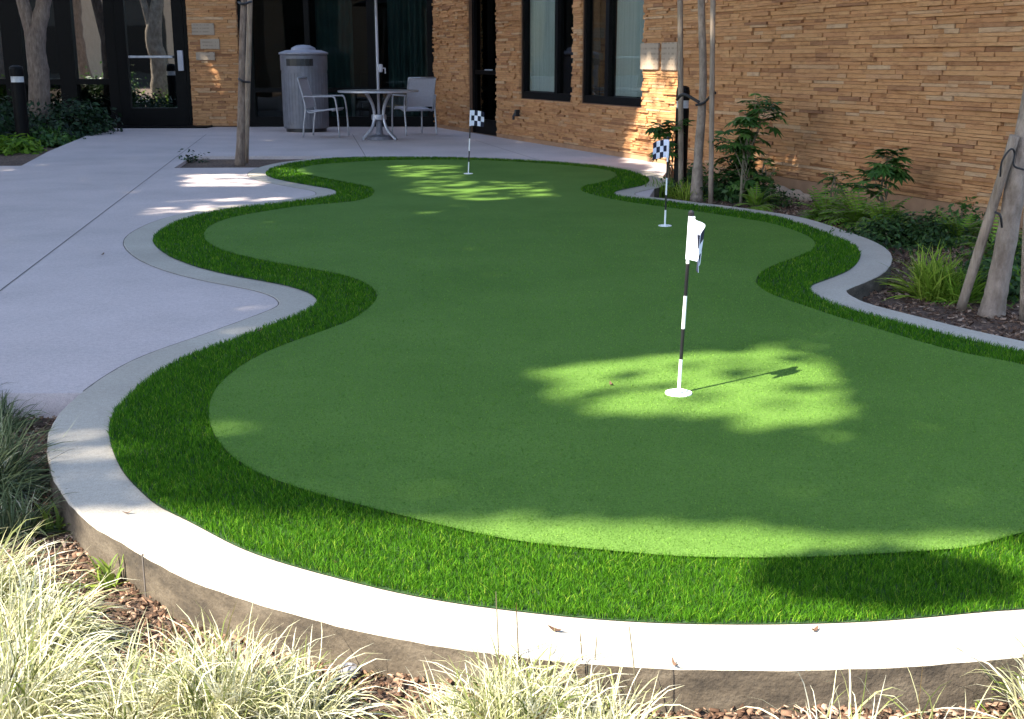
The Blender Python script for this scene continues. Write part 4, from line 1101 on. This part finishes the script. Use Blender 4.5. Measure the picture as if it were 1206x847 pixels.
def fern(label, base, n, L, seed, group='ferns in the right bed'):
    r = random.Random(seed); lv = []; rn = []; st = []
    for k in range(n):
        a = r.uniform(0, 2*PI); el = r.uniform(.5, 1.35); l = L*r.uniform(.6, 1.1); hd_ = Vector((math.cos(a), math.sin(a), 0)); p = Vector((0, 0, 0)); d = hd_*math.cos(el)+Vector((0, 0, math.sin(el)))
        pts = [p.copy()]; m = 12; c = min(1, max(0, r.gauss(.5, .22)))
        for s in range(m):
            p = p+d*l/m; d = (d+Vector((0, 0, -.13))).normalized(); pts.append(p.copy())
            if s > 1:
                sd = hd_.cross(Vector((0, 0, 1))); wl = l*.17*(1-(s/m)**2)+.004
                for sg in (-1, 1):
                    t_ = p+sd*sg*wl+d*wl*.5-Vector((0, 0, wl*.25)); n0_ = len(lv)
                    lv.append(([p-d*.008, t_-d*.006, t_+d*.003, p+d*.010], [(0, 1, 2, 3)])); rn.append(c)
        st.append(tube(pts, .0022, 4))
    e = empty('fern', base, label, 'fern', group)
    mk('fronds', join(*lv), M['fern'], e, rnd=rn); mk('stem', join(*st), M['stem'], e)
fern('light green fern left of the umbrella shaped shrub', G(972, 262, GZ), 55, .34, 1)
fern('light green fern below the umbrella shaped shrub', G(1010, 268, GZ), 70, .40, 2)
fern('light green fern right beside the umbrella shaped shrub', G(1040, 275, GZ), 60, .34, 3)
fern('fern behind the bright strappy clump near the wall', G(1128, 288, GZ), 50, .32, 4)
fern('small fern at the foot of the tall broad leaved shrub', G(890, 246, GZ), 36, .26, 5)
fern('fern close behind the leaning tree trunk', G(1180, 310, GZ), 44, .34, 6)
def shrub(label, c, rad, n, size, seed, mat='leafmid', group=None, name='low_shrub', cat='shrub'):
    r = np.random.RandomState(seed); base = Vector((c[0], c[1], GZ))
    cl = r.normal(0, 1, (40, 3)); cl /= np.linalg.norm(cl, axis=1)[:, None]; cl *= r.uniform(.35, 1, (40, 1)); cl[:, 2] = np.abs(cl[:, 2])
    p = cl[r.randint(0, 40, n)]+r.normal(0, .16, (n, 3)); p = p*np.array(rad); p[:, 2] = np.abs(p[:, 2])+.01
    nn = p/np.array(rad)+r.normal(0, .6, (n, 3))+np.array([0, 0, .5]); nn /= np.linalg.norm(nn, axis=1)[:, None]
    a = np.cross(nn, r.normal(0, 1, (n, 3))); a /= np.linalg.norm(a, axis=1)[:, None]; b = np.cross(nn, a); s = (size*r.uniform(.6, 1.3, n))[:, None]
    v = np.stack([p-a*s, p-b*s*.45, p+a*s, p+b*s*.45], 1).reshape(-1, 3)
    e = empty(name, base, label, cat, group)
    mknp('foliage', v, np.arange(n*4).reshape(-1, 4), M[mat], e, rnd=np.clip(r.normal(.5, .25, n), 0, 1))
    st = [tube([(0, 0, 0), tuple(q*np.array(rad)*.85)], .006, 4) for q in cl[:14]]
    mk('stem', join(*st), M['stem'], e)
gs = 'low dark shrubs in the right bed'
def S(u, v): q = G(u, v, GZ); return (q.x, q.y)
shrub('low dark mat of leaves in front of the ferns', S(1050, 292), (.42, .35, .20), 2200, .022, 1, group=gs)
shrub('dark leafy mat right of the ferns', S(1090, 288), (.38, .3, .20), 1800, .022, 2, group=gs)
shrub('dark shrub behind the leaning pole', S(1165, 345), (.28, .4, .26), 1800, .022, 3, group=gs)
shrub('dark shrub behind the right edge of the photo', S(1215, 335), (.3, .4, .30), 1800, .022, 4, group=gs)
shrub('dark bushy base under the tall broad leaved shrub', S(868, 236), (.42, .3, .36), 1800, .032, 5, group=gs)
shrub('green bush between the poles of the middle tree', S(812, 228), (.30, .3, .34), 900, .030, 6, group=gs, mat='leaf')
shrub('loose twiggy bush right of the tall broad leaved shrub', S(905, 242), (.3, .25, .22), 500, .026, 7, group=gs)
shrub('small green shrub against the wall above the strappy clump', S(1130, 280), (.3, .3, .26), 900, .026, 8, group=gs, mat='leaf')
tuft('strap_leaf_clump', 'bright yellow green strappy clump in front of the leaning pole', 'plant', gp(1098, 352), 330, .30, .011, .75, 410, 'strap', 'strappy clumps in the right bed', base_r=.09, droop=.9)
tuft('strap_leaf_clump', 'darker strappy clump just right of the bright one', 'plant', gp(1128, 356), 160, .24, .010, .8, 411, 'fern', 'strappy clumps in the right bed', base_r=.07, droop=.9)
tuft('strap_leaf_clump', 'strappy clump beyond the leaning trunk', 'plant', gp(1195, 352), 140, .26, .010, .7, 412, 'fern', 'strappy clumps in the right bed', base_r=.07)
tuft('weed', 'grassy weed growing against the patio end by the chequered flag', 'weed', gp(778, 232), 120, .2, .010, .8, 413, 'fern', base_r=.15, droop=.9)
tuft('weed', 'pale grassy weed between the left pole and the bollard light', 'weed', gp(808, 236), 120, .22, .010, .7, 414, 'strap', base_r=.15, droop=.9)
def rock(label, u, v, s, seed):
    r = random.Random(seed); import bmesh
    bm = bmesh.new(); bmesh.ops.create_icosphere(bm, subdivisions=2, radius=1)
    for w in bm.verts: w.co = Vector((w.co.x*s, w.co.y*s*.8, w.co.z*s*.6))*r.uniform(.82, 1.12)
    me = bpy.data.meshes.new('rock'); bm.to_mesh(me); bm.free(); me.materials.append(M['rock'])
    o = bpy.data.objects.new('rock', me); COL.objects.link(o); q = G(u, v, GZ); o.location = (q.x, q.y, GZ+s*.25); tag(o, label, 'rock', 'pale rocks by the wall')
rock('pale rounded rock at the wall foot right of the tall shrub', 914, 231, .13, 1)
rock('upright pale rock near the wall foot', 935, 233, .10, 2)
rock('flat pale rock between the wall and the ferns', 948, 236, .08, 3)

# far left planting
gl = 'dark shrubs in the far left bed'
for k, (u, D, rx, rz_, n, lb, mt) in enumerate(((92, 21.0, .65, .62, 1800, 'dark leafy shrub under the storefront beside the door', 'leafdark'), (72, 20.2, .8, .62, 1800, 'dark leafy shrub in front of the forked trunk', 'leafdark'),
        (10, 20.6, .8, .85, 2000, 'taller dark shrub at the far left edge', 'leafdark'), (-25, 18.6, .8, .7, 1800, 'dark shrub cut by the left edge', 'leafdark'), (50, 18.9, .55, .30, 900, 'low green shrub near the bed corner', 'leaf'), (8, 17.4, .5, .25, 900, 'low mixed shrub at the front of the far left bed', 'fern'), (78, 20.0, .6, .42, 1200, 'low dark shrub along the patio edge', 'leafdark'))):
    shrub(lb, (P(u, 150, D).x, D), (rx, .6, rz_), n, .055, 500+k, mt, gl, 'leafy_shrub')
shrub('tiny green sprig in the corner of the patio tree well', (G(226, 187).x, G(226, 187).y), (.25, .15, .2), 160, .03, 600, 'leafdark')
for k, (x, y, rx, rz_, mt) in enumerate(((-8.6, 12.6, 1.0, .8, 'fern'), (-10.6, 13.2, 1.2, 1.0, 'leaf'), (-7.6, 14.2, .9, .6, 'leaf'), (-12.5, 14.5, 1.3, 1.0, 'fern'))):
    shrub(('bright shrub beside the courtyard tree outside the left edge', 'broad shrub behind the courtyard tree outside the left edge', 'shrub nearest the patio outside the left edge', 'shrub against the low stone wing')[k], (x, y), (rx, .8, rz_), 1800, .06, 620+k, mt, 'shrubs outside the left edge', 'courtyard_shrub')

# ------------------------------------------------------------------ light, world, camera
w = bpy.data.worlds.new('World'); scn.world = w; w.use_nodes = True; nt = w.node_tree
bg = nt.nodes['Background']; sk = nt.nodes.new('ShaderNodeTexSky'); sk.sky_type = 'NISHITA'; sk.sun_disc = False
sk.sun_elevation = SUN_EL; sk.sun_rotation = math.atan2(SD.x, SD.y) % (2*PI)
nt.links.new(sk.outputs[0], bg.inputs[0]); bg.inputs[1].default_value = .15
sl_ = bpy.data.lights.new('sun', 'SUN'); sl_.energy = 4.6; sl_.angle = math.radians(.5); sl_.color = (1.0, .92, .77)
so = bpy.data.objects.new('sun', sl_); COL.objects.link(so); so.rotation_euler = SD.to_track_quat('Z', 'Y').to_euler()
cam = bpy.data.cameras.new('camera'); cam.sensor_width = 36; cam.lens = F/1206*36; cam.clip_end = 2000; cam.clip_start = .05
co = bpy.data.objects.new('camera', cam); COL.objects.link(co); co.location = (0, 0, H); co.rotation_euler = (PI/2-PITCH, 0, 0); scn.camera = co
scn.view_settings.view_transform = 'Standard'; scn.view_settings.look = 'None'; scn.view_settings.exposure = 2.1; scn.view_settings.gamma = 1
scn.render.engine = 'CYCLES'
